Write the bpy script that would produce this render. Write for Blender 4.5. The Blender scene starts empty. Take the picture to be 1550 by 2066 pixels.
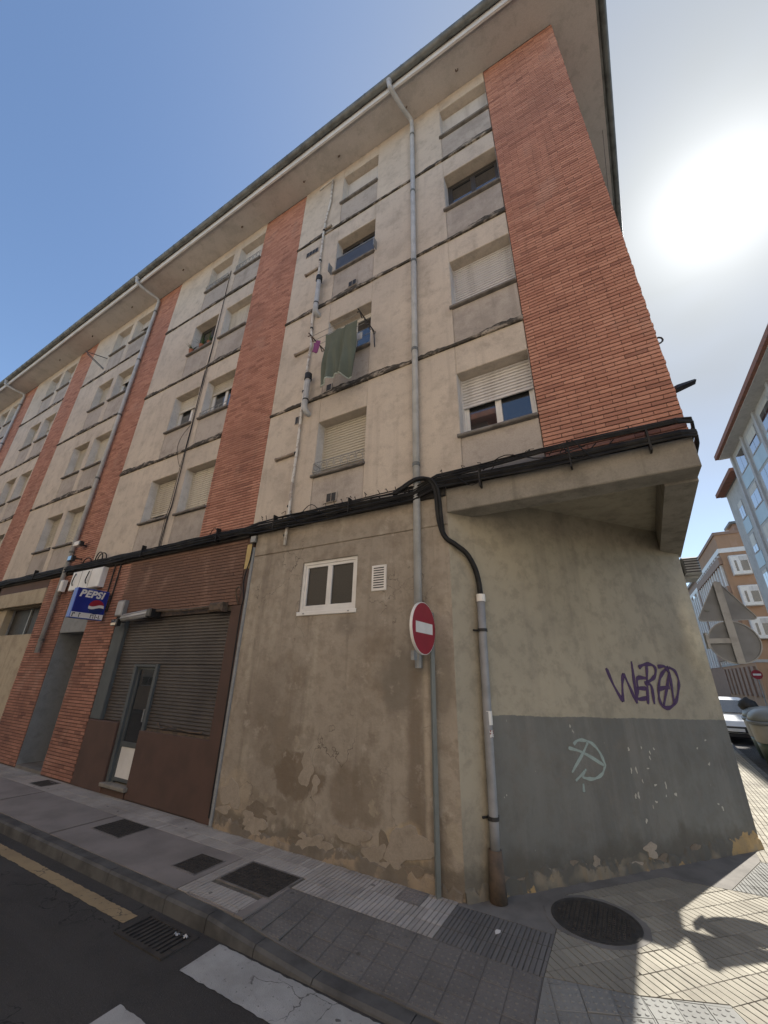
import bpy, math, random
from mathutils import Vector, Matrix, Quaternion
random.seed(7)
sc = bpy.context.scene
COL = sc.collection
R_ = math.radians

# ------------------------------------------------------------------ camera
fx = 783.0
vz = Vector((43, -1851, fx)).normalized()
vx = -Vector((-1480, 297, fx))
vx = (vx - vz * vx.dot(vz)).normalized()
vy = vz.cross(vx)
def cam2w(v): return Vector((vx.dot(v), vy.dot(v), vz.dot(v)))
CAM = Vector((0.0, -4.696, 2.0))
cd = bpy.data.cameras.new('camera'); cam = bpy.data.objects.new('camera', cd); COL.objects.link(cam)
rt, up, fw = cam2w(Vector((1, 0, 0))), cam2w(Vector((0, -1, 0))), cam2w(Vector((0, 0, 1)))
m = Matrix((rt, up, -fw)).transposed().to_4x4(); m.translation = CAM
cam.matrix_world = m
cd.sensor_fit = 'VERTICAL'; cd.sensor_height = 36; cd.sensor_width = 27
cd.lens = fx / 2066 * 36; cd.clip_start = 0.05; cd.clip_end = 2000
sc.camera = cam

# ------------------------------------------------------------------ sky and sun
SUN = Vector((0.278, 0.613, 0.738)).normalized()
el, az = math.asin(SUN.z), math.atan2(SUN.x, SUN.y)
w = bpy.data.worlds.new('World'); sc.world = w; w.use_nodes = True
nt = w.node_tree; nt.nodes.clear()
sky = nt.nodes.new('ShaderNodeTexSky'); sky.sky_type = 'NISHITA'; sky.sun_disc = False
sky.sun_elevation = el; sky.sun_rotation = az
sky.air_density = 1.1; sky.dust_density = 0.4; sky.ozone_density = 3.0; sky.altitude = 10
bg = nt.nodes.new('ShaderNodeBackground'); bg.inputs[1].default_value = 0.077
out = nt.nodes.new('ShaderNodeOutputWorld')
# thin bright haze round the sun (the sky itself, seen the same by camera and light)
tc = nt.nodes.new('ShaderNodeTexCoord')
dot = nt.nodes.new('ShaderNodeVectorMath'); dot.operation = 'DOT_PRODUCT'; dot.inputs[1].default_value = SUN
nrm = nt.nodes.new('ShaderNodeVectorMath'); nrm.operation = 'NORMALIZE'
nt.links.new(tc.outputs['Generated'], nrm.inputs[0]); nt.links.new(nrm.outputs[0], dot.inputs[0])
def wm(op, a, b=None):
    n = nt.nodes.new('ShaderNodeMath'); n.operation = op; n.use_clamp = False
    for i, q in enumerate((a, b)):
        if q is None: continue
        if isinstance(q, (int, float)): n.inputs[i].default_value = q
        else: nt.links.new(q, n.inputs[i])
    return n.outputs[0]
dp = wm('MAXIMUM', dot.outputs['Value'], 0.0)
cn = nt.nodes.new('ShaderNodeTexNoise'); cn.inputs['Scale'].default_value = 2.2; cn.inputs['Detail'].default_value = 3; cn.inputs['Roughness'].default_value = .55
mp = nt.nodes.new('ShaderNodeMapping'); mp.inputs['Scale'].default_value = (1, 1, 2.2)
nt.links.new(nrm.outputs[0], mp.inputs[0]); nt.links.new(mp.outputs[0], cn.inputs['Vector'])
HZ = wm('MULTIPLY', wm('POWER', dp, 5.0), wm('ADD', wm('MULTIPLY', cn.outputs[0], .5), .80))   # veil of thin cloud round the sun
HZ = wm('MINIMUM', HZ, 1.0)
ANG = wm('MULTIPLY', wm('ARCCOSINE', wm('MINIMUM', dp, .99999)), 180 / math.pi)
CORE = wm('ADD', wm('MULTIPLY', wm('EXPONENT', wm('MULTIPLY', ANG, -1 / 4.6)), 6.0), wm('MULTIPLY', wm('EXPONENT', wm('MULTIPLY', ANG, -1 / 15.0)), 1.0))
CORE = wm('MULTIPLY', CORE, wm('ADD', wm('MULTIPLY', cn.outputs[0], .6), .7))
hm = nt.nodes.new('ShaderNodeMix'); hm.data_type = 'RGBA'; hm.inputs[7].default_value = (2.0, 2.2, 2.4, 1)
nt.links.new(HZ, hm.inputs[0]); nt.links.new(sky.outputs[0], hm.inputs[6])
gm = nt.nodes.new('ShaderNodeMix'); gm.data_type = 'RGBA'; gm.blend_type = 'ADD'; gm.inputs[0].default_value = 1.0
gc = nt.nodes.new('ShaderNodeVectorMath'); gc.operation = 'SCALE'; gc.inputs[0].default_value = (1.0, 0.99, 0.96)
nt.links.new(CORE, gc.inputs['Scale'])
nt.links.new(hm.outputs[2], gm.inputs[6]); nt.links.new(gc.outputs[0], gm.inputs[7])
nt.links.new(gm.outputs[2], bg.inputs[0]); nt.links.new(bg.outputs[0], out.inputs[0])
sd = bpy.data.lights.new('sun', 'SUN'); sd.energy = 3.9; sd.angle = R_(0.55); sd.color = (1.0, 0.95, 0.87)
so = bpy.data.objects.new('sun', sd); COL.objects.link(so)
so.rotation_euler = SUN.to_track_quat('Z', 'Y').to_euler(); so.location = (10, 20, 30)
sc.view_settings.view_transform = 'Standard'; sc.view_settings.look = 'None'
sc.view_settings.exposure = 1.42; sc.view_settings.gamma = 1.0; sc.view_settings.use_curve_mapping = False
sc.cycles.max_bounces = 6; sc.cycles.diffuse_bounces = 4; sc.cycles.glossy_bounces = 3; sc.cycles.transmission_bounces = 2
sc.render.resolution_x = 768; sc.render.resolution_y = 1024

# ------------------------------------------------------------------ mesh helpers
class MB:
    def __init__(s): s.v = []; s.f = []
    def add(s, vs, fs):
        b = len(s.v); s.v += [tuple(q) for q in vs]; s.f += [tuple(b + i for i in f) for f in fs]; return s
    def box(s, x0, x1, y0, y1, z0, z1):
        v = [(x, y, z) for z in (z0, z1) for y in (y0, y1) for x in (x0, x1)]
        return s.add(v, [(0, 2, 3, 1), (4, 5, 7, 6), (0, 1, 5, 4), (2, 6, 7, 3), (0, 4, 6, 2), (1, 3, 7, 5)])
    def bev(s, x0, x1, y0, y1, z0, z1, b=.008):
        "box whose front (y0) edges are chamfered"
        v = [(x0 + b, y0, z0 + b), (x1 - b, y0, z0 + b), (x1 - b, y0, z1 - b), (x0 + b, y0, z1 - b)]
        v += [(x0, y0 + b, z0), (x1, y0 + b, z0), (x1, y0 + b, z1), (x0, y0 + b, z1)]
        v += [(x0, y1, z0), (x1, y1, z0), (x1, y1, z1), (x0, y1, z1)]
        f = [(0, 1, 2, 3)]
        for i in range(4):
            j = (i + 1) % 4; f += [(i, i + 4, j + 4, j), (i + 4, i + 8, j + 8, j + 4)]
        return s.add(v, f + [(8, 11, 10, 9)])
    def prism(s, poly, z0, z1):
        n = len(poly)
        v = [(x, y, z0) for x, y in poly] + [(x, y, z1) for x, y in poly]
        f = [tuple(range(n, 2 * n)), tuple(range(n - 1, -1, -1))]
        f += [(i, (i + 1) % n, (i + 1) % n + n, i + n) for i in range(n)]
        return s.add(v, f)
    def tube(s, pts, r, n=8, caps=True):
        pts = [Vector(p) for p in pts]; rs = r if isinstance(r, (list, tuple)) else [r] * len(pts)
        vs = []; prev = None
        for i, p in enumerate(pts):
            d = (pts[min(i + 1, len(pts) - 1)] - pts[max(i - 1, 0)]).normalized()
            if prev is None:
                a = Vector((0, 0, 1)) if abs(d.z) < .9 else Vector((0, 1, 0))
                u = d.cross(a).normalized()
            else: u = (prev - d * prev.dot(d)).normalized()
            prev = u; q = d.cross(u)
            vs += [p + (u * math.cos(2 * math.pi * k / n) + q * math.sin(2 * math.pi * k / n)) * rs[i] for k in range(n)]
        fs = []
        for i in range(len(pts) - 1):
            for k in range(n):
                k2 = (k + 1) % n; fs.append((i * n + k, i * n + k2, (i + 1) * n + k2, (i + 1) * n + k))
        if caps: fs += [tuple(range(n - 1, -1, -1)), tuple((len(pts) - 1) * n + k for k in range(n))]
        return s.add(vs, fs)
    def grid(s, fn, nu, nv):
        vs = [fn(i / nu, j / nv) for j in range(nv + 1) for i in range(nu + 1)]
        fs = [(j * (nu + 1) + i, j * (nu + 1) + i + 1, (j + 1) * (nu + 1) + i + 1, (j + 1) * (nu + 1) + i) for j in range(nv) for i in range(nu)]
        return s.add(vs, fs)
    def lathe(s, prof, n=20, sx=1, sy=1, c=(0, 0)):
        vs = []
        for r, z in prof: vs += [(c[0] + sx * r * math.cos(2 * math.pi * k / n), c[1] + sy * r * math.sin(2 * math.pi * k / n), z) for k in range(n)]
        fs = [(i * n + k, i * n + (k + 1) % n, (i + 1) * n + (k + 1) % n, (i + 1) * n + k) for i in range(len(prof) - 1) for k in range(n)]
        fs += [tuple(range(n - 1, -1, -1)), tuple((len(prof) - 1) * n + k for k in range(n))]
        return s.add(vs, fs)
    def xform(s, mat): s.v = [tuple(mat @ Vector(q)) for q in s.v]; return s
    def mesh(s, name, mat, smooth=False):
        me = bpy.data.meshes.new(name); me.from_pydata(s.v, [], s.f); me.update()
        if mat: me.materials.append(mat)
        if smooth: me.shade_smooth()
        return me
    def build(s, name, mat, parent=None, smooth=False):
        o = bpy.data.objects.new(name, s.mesh(name, mat, smooth)); COL.objects.link(o)
        if parent: setpar(o, parent)
        if smooth == 'auto': pass
        return o
def wmat(o):
    mm = Matrix.LocRotScale(o.location, o.rotation_euler, o.scale)
    return wmat(o.parent) @ o.matrix_parent_inverse @ mm if o.parent else mm
def setpar(o, parent): o.parent = parent; o.matrix_parent_inverse = wmat(parent).inverted()
def tag(o, label, cat, group=None):
    o['label'] = label; o['category'] = cat
    if group: o['group'] = group
    return o
def struct(o): o['kind'] = 'structure'; return o
def stuff(o): o['kind'] = 'stuff'; return o
def empty(name, loc, label, cat, group=None, rz=0):
    o = bpy.data.objects.new(name, None); COL.objects.link(o); o.location = loc; o.rotation_euler = (0, 0, rz); o.empty_display_size = .2
    return tag(o, label, cat, group)
def local(o, parent):
    "child whose mesh is already in the parent's own coordinates"
    o.parent = parent; return o
def smooth_path(pts, k=6):
    pts = [Vector(p) for p in pts]; o = []
    for i in range(len(pts) - 1):
        p0, p1, p2, p3 = pts[max(i - 1, 0)], pts[i], pts[i + 1], pts[min(i + 2, len(pts) - 1)]
        for j in range(k):
            t = j / k
            o.append(.5 * ((2 * p1) + (p2 - p0) * t + (2 * p0 - 5 * p1 + 4 * p2 - p3) * t * t + (3 * p1 - p0 - 3 * p2 + p3) * t ** 3))
    return o + [pts[-1]]

# ------------------------------------------------------------------ material helpers
class NT:
    def __init__(s, name):
        s.m = bpy.data.materials.new(name); s.m.use_nodes = True; s.t = s.m.node_tree
        s.b = s.t.nodes['Principled BSDF']; s._pos = None
    def put(s, sock, val):
        if isinstance(val, bpy.types.NodeSocket): s.t.links.new(val, sock)
        elif val is not None:
            if isinstance(val, tuple) and len(val) == 3 and sock.type == 'RGBA': val = (*val, 1)
            sock.default_value = val
    def n(s, typ, ins=None, **pr):
        nd = s.t.nodes.new(typ)
        for k, v in pr.items(): setattr(nd, k, v)
        for k, v in (ins or {}).items(): s.put(nd.inputs[k], v)
        return nd
    @property
    def pos(s):
        if s._pos is None: s._pos = s.n('ShaderNodeNewGeometry').outputs['Position']
        return s._pos
    def sc(s, vec, scale): return s.n('ShaderNodeVectorMath', {0: vec, 1: scale}, operation='MULTIPLY').outputs[0]
    def noise(s, scale, detail=4, rough=.55, vec=None): 
        return s.n('ShaderNodeTexNoise', {'Vector': vec or s.pos, 'Scale': scale, 'Detail': detail, 'Roughness': rough}).outputs[0]
    def ramp(s, f, a, b, lo=0., hi=1.): return s.n('ShaderNodeMapRange', {0: f, 1: a, 2: b, 3: lo, 4: hi}, interpolation_type='SMOOTHSTEP').outputs[0]
    def mix(s, f, a, b): 
        nd = s.n('ShaderNodeMix', data_type='RGBA'); s.put(nd.inputs[0], f); s.put(nd.inputs[6], a); s.put(nd.inputs[7], b); return nd.outputs[2]
    def math(s, op, a, b=0.): 
        nd = s.n('ShaderNodeMath', operation=op); s.put(nd.inputs[0], a); s.put(nd.inputs[1], b); return nd.outputs[0]
    def sep(s, vec=None): 
        nd = s.n('ShaderNodeSeparateXYZ', {0: vec or s.pos}); return nd.outputs
    def bump(s, h, strength=.3, dist=.01): s.put(s.b.inputs['Normal'], s.n('ShaderNodeBump', {'Strength': strength, 'Distance': dist, 'Height': h}).outputs[0])
    def fin(s, col, rough=.85, metal=0., spec=None):
        s.put(s.b.inputs['Base Color'], col); s.put(s.b.inputs['Roughness'], rough); s.put(s.b.inputs['Metallic'], metal)
        if spec is not None: s.put(s.b.inputs['Specular IOR Level'], spec)
        return s.m
def plain(name, c1, c2=None, scale=6., rough=.6, metal=0., bump=0., spec=None, lo=.35, hi=.7):
    t = NT(name); c2 = c2 or tuple(q * .75 for q in c1)
    nz = t.noise(scale, 5)
    if bump: t.bump(t.noise(scale * 6, 3), bump, .004)
    return t.fin(t.mix(t.ramp(nz, lo, hi), c1, c2), rough, metal, spec)

def m_plaster(name, a, b, dirt, stain=.5, seed=0.):
    t = NT(name)
    p = t.n('ShaderNodeVectorMath', {0: t.pos, 1: (seed, seed * 2, seed)}, operation='ADD').outputs[0]
    c = t.mix(t.ramp(t.noise(.45, 3, vec=p), .35, .65), a, b)
    c = t.mix(t.ramp(t.noise(1.7, 6, .68, vec=p), .46, .68, 0, .58), c, dirt)
    c = t.mix(t.ramp(t.noise(4.5, 6, .72, vec=p), .50, .66, 0, .35), c, tuple(q * .8 for q in dirt))
    st = t.noise(1.0, 5, .6, vec=t.sc(p, (5.5, 5.5, .28)))
    c = t.mix(t.ramp(st, .52, .74, 0, stain), c, dirt)
    c = t.mix(t.ramp(t.noise(60, 2, vec=p), .3, .7, 0, .18), c, tuple(q * .55 for q in dirt))
    c = t.mix(t.ramp(t.noise(9, 5, .7, vec=p), .68, .74, 0, .5), c, tuple(min(.8, q * 1.35) for q in a))
    t.bump(t.noise(16, 4, .75), .3, .016)
    return t.fin(c, .92, 0, .2)
PL_UP = m_plaster('plaster_upper', (.60, .525, .435), (.53, .465, .39), (.37, .32, .268), .42)
PL_SP = m_plaster('plaster_spandrel', (.46, .41, .36), (.40, .36, .32), (.27, .24, .21), .55, 3.1)
PL_SOF = m_plaster('plaster_soffit', (.545, .51, .485), (.49, .465, .445), (.38, .36, .34), .1, 7.7)
PL_REV = m_plaster('plaster_reveal', (.68, .66, .63), (.62, .60, .57), (.46, .44, .41), .2, 1.3)

def m_course():
    t = NT('stained_course')
    nz = t.noise(3.2, 7, .7, vec=t.sc(t.pos, (1, 1, 2.2)))
    c = t.mix(t.ramp(t.noise(.8, 4), .35, .62), (.40, .345, .275), (.30, .26, .21))
    c = t.mix(t.ramp(nz, .38, .52), c, (.07, .062, .052))
    c = t.mix(t.ramp(t.noise(22, 4), .55, .7, 0, .7), c, (.035, .034, .028))
    t.bump(t.noise(30, 5), .5, .02)
    return t.fin(c, .95, 0, .1)
COURSE = m_course()

def m_ground_plaster():
    t = NT('plaster_ground_floor'); x, y, z = t.sep()
    c = t.mix(t.ramp(t.noise(.6, 4, .6), .35, .68), (.36, .315, .255), (.30, .262, .212))
    c = t.mix(t.ramp(t.noise(1.3, 6, .62), .50, .66, 0, .8), c, (.225, .185, .14))
    st = t.noise(1.0, 5, .6, vec=t.sc(t.pos, (4.5, 4.5, .22)))
    c = t.mix(t.ramp(st, .53, .72, 0, .65), c, (.20, .17, .135))
    pale = t.noise(1.0, 4, .5, vec=t.sc(t.n('ShaderNodeVectorMath', {0: t.pos, 1: (5, 2, 9)}, operation='ADD').outputs[0], (3.2, 3.2, .35)))
    c = t.mix(t.ramp(pale, .56, .72, 0, .6), c, (.42, .375, .30))
    # damp, blistered patches with sharp outlines low down, where water rises
    low = t.ramp(z, 1.9, .25)
    ptc = t.math('ADD', t.noise(1.9, 7, .58), t.math('MULTIPLY', low, .16))
    c = t.mix(t.ramp(ptc, .63, .72, 0, .6), c, (.19, .155, .115))
    c = t.mix(t.ramp(t.math('ADD', t.noise(3.1, 6, .6), t.math('MULTIPLY', low, .12)), .69, .74, 0, .6), c, (.38, .33, .25))
    wob = t.math('MULTIPLY', t.math('SUBTRACT', t.noise(3.4, 5, .6), .5), 1.5)
    def spot(cx, cz, rx, rz, amt, col, c, soft=.35):
        dx = t.math('MULTIPLY', t.math('SUBTRACT', x, cx), 1 / rx); dz = t.math('MULTIPLY', t.math('SUBTRACT', z, cz), 1 / rz)
        dd = t.math('ADD', t.math('SQRT', t.math('ADD', t.math('MULTIPLY', dx, dx), t.math('MULTIPLY', dz, dz))), wob)
        return t.mix(t.ramp(dd, 1.0 + soft, 1.0 - soft, 0, amt), c, col)
    c = spot(-2.42, 1.95, .26, .38, .75, (.19, .17, .14), c); c = spot(-2.22, 1.15, .10, 1.0, .75, (.17, .135, .10), c, .5); c = spot(-1.86, 2.0, .12, .45, .6, (.20, .175, .14), c)
    c = spot(-2.07, 1.2, .035, .95, .7, (.46, .40, .32), c, .6); c = spot(-3.95, .78, .42, .26, .8, (.165, .128, .092), c, .12); c = spot(-3.15, .70, .22, .30, .6, (.19, .15, .11), c, .2)
    c = spot(-4.75, 1.55, .35, .40, .45, (.19, .155, .12), c, .5); c = spot(-3.3, 2.66, .16, .12, .5, (.16, .14, .115), c, .5); c = spot(-2.35, .30, .28, .22, .75, (.40, .32, .21), c, .15); c = spot(-5.0, .45, .3, .25, .7, (.37, .31, .23), c, .2)
    edge = t.math('ADD', z, t.math('MULTIPLY', t.noise(4.5, 6, .6), -.55))
    c = t.mix(t.ramp(edge, .02, -.14, 0, .8), c, (.14, .12, .095))
    c = t.mix(t.math('MULTIPLY', t.ramp(edge, -.19, -.22, 0, .9), t.ramp(t.noise(2.2, 3), .45, .55)), c, (.33, .26, .18))
    crk = t.n('ShaderNodeTexVoronoi', {'Vector': t.n('ShaderNodeVectorMath', {0: t.sc(t.pos, (1, 1, .6)), 1: t.n('ShaderNodeTexNoise', {'Scale': 2.5, 'Detail': 4., 'Vector': t.pos}).outputs[1]}, operation='ADD').outputs[0], 'Scale': .9}, feature='DISTANCE_TO_EDGE').outputs[0]
    c = t.mix(t.math('MULTIPLY', t.ramp(crk, .006, .002, 0, .8), t.ramp(t.noise(.8, 2), .5, .6)), c, (.10, .085, .07))
    c = t.mix(t.ramp(t.noise(5.5, 7, .72), .44, .62, 0, .42), c, (.20, .17, .135))
    c = t.mix(t.ramp(t.noise(3.7, 7, .7, vec=t.n('ShaderNodeVectorMath', {0: t.pos, 1: (9, 3, 4)}, operation='ADD').outputs[0]), .56, .70, 0, .5), c, (.47, .42, .35))
    t.bump(t.noise(9, 7, .72), .5, .03)
    return t.fin(c, .93, 0, .2)
PL_GR = m_ground_plaster()

CA, CB = Vector((-1.70, 0, 0)), Vector((1.21, 3.44, 0)); CU = (CB - CA).normalized(); CLEN = (CB - CA).length; CN = CU.cross(Vector((0, 0, 1)))
def m_chamfer():
    t = NT('chamfer_wall_two_tone'); x, y, z = t.sep()
    u = t.n('ShaderNodeVectorMath', {0: t.n('ShaderNodeVectorMath', {0: t.pos, 1: tuple(CA)}, operation='SUBTRACT').outputs[0], 1: tuple(CU)}, operation='DOT_PRODUCT').outputs['Value']
    c = t.mix(t.ramp(t.noise(.7, 4), .35, .65), (.375, .335, .255), (.32, .29, .225))
    c = t.mix(t.ramp(t.noise(1.6, 6, .6), .5, .72, 0, .6), c, (.25, .225, .18))
    c = t.mix(t.ramp(t.noise(1.0, 4, .5, vec=t.sc(t.pos, (4, 4, .3))), .55, .72, 0, .4), c, (.22, .20, .165))
    d = t.mix(t.ramp(t.noise(.9, 5), .35, .65), (.17, .17, .155), (.14, .14, .13))
    d = t.mix(t.ramp(t.noise(2.3, 6, .65), .52, .72, 0, .7), d, (.175, .16, .14))
    d = t.mix(t.ramp(t.noise(11, 3, .5, vec=t.sc(t.pos, (1, 1, .6))), .735, .75, 0, .85), d, (.42, .40, .34))
    d = t.mix(t.ramp(t.noise(1.0, 4, .6, vec=t.sc(t.pos, (5, 5, .35))), .45, .70, 0, .55), d, (.205, .20, .183))
    d = t.mix(t.ramp(t.noise(1.0, 5, .65, vec=t.sc(t.pos, (3, 3, 1.2))), .55, .70, 0, .5), d, (.11, .105, .095))
    line = t.math('ADD', t.math('ADD', z, t.math('MULTIPLY', u, .024)), t.math('ADD', t.math('MULTIPLY', t.noise(14, 4, .7), .03), t.math('MULTIPLY', t.noise(1.3, 3), .05)))
    isd = t.math('MULTIPLY', t.ramp(line, 1.662, 1.650), t.ramp(u, .40, .45))
    c = t.mix(isd, c, d)
    edge = t.math('ADD', z, t.math('MULTIPLY', t.noise(3.6, 6, .62), -.62))
    c = t.mix(t.ramp(edge, .08, -.16, 0, .75), c, (.105, .097, .08))
    och = t.math('ADD', t.math('MULTIPLY', t.ramp(u, 3.55, 4.35), .30), t.math('SUBTRACT', t.noise(2.6, 6, .6), t.math('MULTIPLY', z, .62)))
    c = t.mix(t.ramp(och, .575, .60, 0, .95), c, t.mix(t.noise(8, 4), (.42, .28, .12), (.30, .23, .13)))
    c = t.mix(t.math('MULTIPLY', t.ramp(edge, -.20, -.24, 0, .8), t.ramp(t.noise(1.9, 3), .48, .60)), c, (.26, .22, .16))
    c = t.mix(t.ramp(t.noise(5, 7, .7), .45, .64, 0, .30), c, (.13, .12, .098))
    t.bump(t.noise(9, 7, .72), .45, .025)
    return t.fin(c, .9, 0, .22)
PL_CH = m_chamfer()

def m_brick(name, a, b, dark, soot=.35):
    t = NT(name)
    isl = t.n('ShaderNodeNewGeometry').outputs['Random Per Island']; ob = t.n('ShaderNodeObjectInfo').outputs['Random']
    r = t.math('FRACT', t.math('ADD', isl, t.math('MULTIPLY', ob, 7.31)))
    c = t.mix(r, a, b)
    c = t.mix(t.ramp(r, .90, .97, 0, .55), c, dark)
    c = t.mix(t.ramp(t.noise(.7, 5), .42, .72, 0, soot), c, dark)
    c = t.mix(t.ramp(t.noise(1.0, 4, .6, vec=t.sc(t.pos, (4.5, 4.5, .25))), .54, .74, 0, .45), c, dark)
    c = t.mix(t.ramp(t.noise(1.0, 3, .6, vec=t.sc(t.pos, (1.3, 1.3, .9))), .55, .7, 0, .30), c, (.50, .33, .26))
    c = t.mix(t.ramp(t.noise(24, 4), .45, .75, 0, .3), c, dark)
    return t.fin(c, .85, 0, .25)
BRICK = m_brick('brick_red', (.53, .275, .195), (.385, .182, .128), (.25, .122, .092), .42)
BRICK_G = m_brick('brick_ground', (.42, .21, .15), (.29, .14, .10), (.17, .09, .072), .5)
BRICK_B = m_brick('brick_brown_paint', (.20, .118, .088), (.175, .105, .08), (.13, .082, .064), .4)
BRICK_BW = plain('paint_brown', (.095, .055, .042), (.075, .045, .035), 2.2, .8, bump=.15)
MORTAR = plain('mortar', (.085, .052, .040), (.06, .038, .03), 8, .95)
CONC = m_plaster('concrete_beam', (.31, .285, .24), (.26, .24, .205), (.16, .145, .12), .6, 4.4)
GREYP = m_plaster('grey_paint', (.30, .315, .32), (.265, .28, .285), (.20, .205, .205), .35, 6.2)
CREAM = m_plaster('cream_paint', (.48, .41, .30), (.42, .36, .265), (.27, .225, .165), .5, 8.8)
WHITE = plain('white_aluminium', (.72, .71, .68), (.62, .61, .58), 3, .45)
BRONZE = plain('dark_bronze_aluminium', (.055, .05, .046), None, 3, .45)
def m_shut(name, a, b, dirt):
    t = NT(name); ob = t.n('ShaderNodeObjectInfo').outputs['Random']
    c = t.mix(ob, a, b); c = t.mix(t.ramp(t.noise(1.0, 4, .6, vec=t.sc(t.pos, (5, 5, .6))), .45, .75, 0, .6), c, dirt); c = t.mix(t.ramp(t.noise(14, 3), .5, .75, 0, .3), c, dirt)
    return t.fin(c, .55)
SHUT = m_shut('shutter_cream', (.60, .57, .49), (.47, .43, .35), (.34, .30, .245)); SHUTW = m_shut('shutter_white', (.64, .63, .62), (.52, .50, .47), (.38, .36, .34))
STONE = plain('sill_stone', (.20, .185, .17), (.12, .11, .10), 7, .8, bump=.3)
def m_glass():
    t = NT('window_glass'); c = t.mix(t.noise(1.2, 2), (.012, .014, .016), (.03, .032, .034))
    t.b.inputs['Coat Weight'].default_value = 1.0; t.b.inputs['Coat Roughness'].default_value = .02; t.b.inputs['Coat IOR'].default_value = 1.75
    t.bump(t.noise(1.4, 1), .05, .02)
    return t.fin(c, .06, 0, .9)
GLASS = m_glass()
def m_curtain():
    t = NT('glass_with_curtain'); t.b.inputs['Coat Weight'].default_value = 1.0; t.b.inputs['Coat Roughness'].default_value = .02; t.b.inputs['Coat IOR'].default_value = 1.6
    f = t.noise(1.0, 3, .5, vec=t.sc(t.pos, (38, 38, 1.2)))
    return t.fin(t.mix(t.ramp(f, .35, .65), (.13, .125, .115), (.30, .285, .26)), .7, 0, .3)
GLASSC = m_curtain()
MESHG = plain('insect_screen_glass', (.035, .033, .03), (.025, .024, .022), 60, .35, spec=.4)
PIPE = plain('pvc_grey', (.46, .475, .485), (.36, .37, .375), 5, .5)
PIPEW = plain('pipe_white_worn', (.60, .58, .53), (.36, .31, .26), 9, .6, lo=.5, hi=.62)
ZINC = plain('zinc_gutter', (.19, .20, .19), (.10, .105, .10), 4, .6, .25)
DARK = plain('black_rubber', (.014, .014, .015), (.03, .029, .028), 12, .6)
PIPED = plain('conduit_grey', (.27, .275, .285), (.20, .205, .21), 5, .5)
CABLE = plain('cable_black', (.007, .007, .008), (.022, .021, .019), 5, .6, spec=.3)
GALV = plain('galvanised_steel', (.30, .31, .31), (.21, .215, .215), 6, .5, .35)
POST = plain('post_grey_green', (.16, .175, .165), (.12, .13, .12), 5, .6)
RUST = plain('rusted_iron', (.12, .085, .06), (.06, .05, .04), 9, .85, bump=.3)
IRON = plain('cast_iron', (.06, .054, .047), (.036, .033, .03), 14, .75, .2, bump=.4)
RED = plain('sign_red', (.30, .018, .036), (.26, .017, .032), 5, .45)
SIGNW = plain('sign_white', (.74, .72, .68), (.66, .64, .60), 5, .5)
SIGNB = plain('sign_back', (.17, .185, .20), (.125, .135, .145), 4, .5, .2)
PURP = plain('paint_purple', (.05, .022, .075), (.075, .038, .10), 10, .6)
TEAL = plain('paint_pale_teal', (.42, .52, .48), (.26, .31, .29), 12, .8, lo=.42, hi=.6)
BROWNW = plain('wood_brown', (.10, .055, .035), (.07, .04, .028), 4, .6)
BLACKP = plain('black_plastic', (.02, .02, .021), None, 4, .4)
LEAF = plain('plant_green', (.06, .11, .035), (.035, .07, .02), 9, .6)
TERRA = plain('terracotta_pot', (.32, .13, .07), None, 6, .8)
def m_cloth(name, a, b):
    t = NT(name); t.bump(t.noise(160, 2), .2, .003); return t.fin(t.mix(t.noise(6, 4), a, b), .95, 0, .1)
GREENC = m_cloth('cloth_green', (.105, .122, .10), (.145, .165, .135)); PURC = m_cloth('cloth_purple', (.19, .06, .17), (.26, .10, .22)); GREYC = m_cloth('cloth_grey', (.45, .44, .43), (.55, .54, .52)); HEM = m_cloth('cloth_hem', (.42, .47, .41), (.50, .54, .48))

def m_asphalt():
    t = NT('asphalt')
    c = t.mix(t.ramp(t.noise(.5, 5), .35, .65), (.052, .049, .046), (.068, .064, .060))
    c = t.mix(t.ramp(t.noise(2.5, 6, .65), .5, .72, 0, .5), c, (.036, .034, .033))
    sp = t.noise(120, 3, .7)
    c = t.mix(t.ramp(sp, .58, .72, 0, .6), c, (.15, .145, .135)); c = t.mix(t.ramp(sp, .42, .30, 0, .6), c, (.018, .018, .018))
    c = t.mix(t.ramp(t.noise(1.0, 4, .6, vec=t.sc(t.pos, (.22, 1.5, 1))), .5, .68, 0, .45), c, (.085, .081, .076))
    crk = t.n('ShaderNodeTexVoronoi', {'Vector': t.n('ShaderNodeVectorMath', {0: t.pos, 1: t.n('ShaderNodeTexNoise', {'Scale': 3., 'Detail': 4., 'Vector': t.pos}).outputs[1]}, operation='ADD').outputs[0], 'Scale': .8}, feature='DISTANCE_TO_EDGE').outputs[0]
    c = t.mix(t.math('MULTIPLY', t.ramp(crk, .010, .003, 0, .8), t.ramp(t.noise(.7, 2), .48, .55)), c, (.02, .02, .02))
    t.bump(sp, .8, .014)
    return t.fin(c, .88, 0, .3)
ASPH = m_asphalt()
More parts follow.
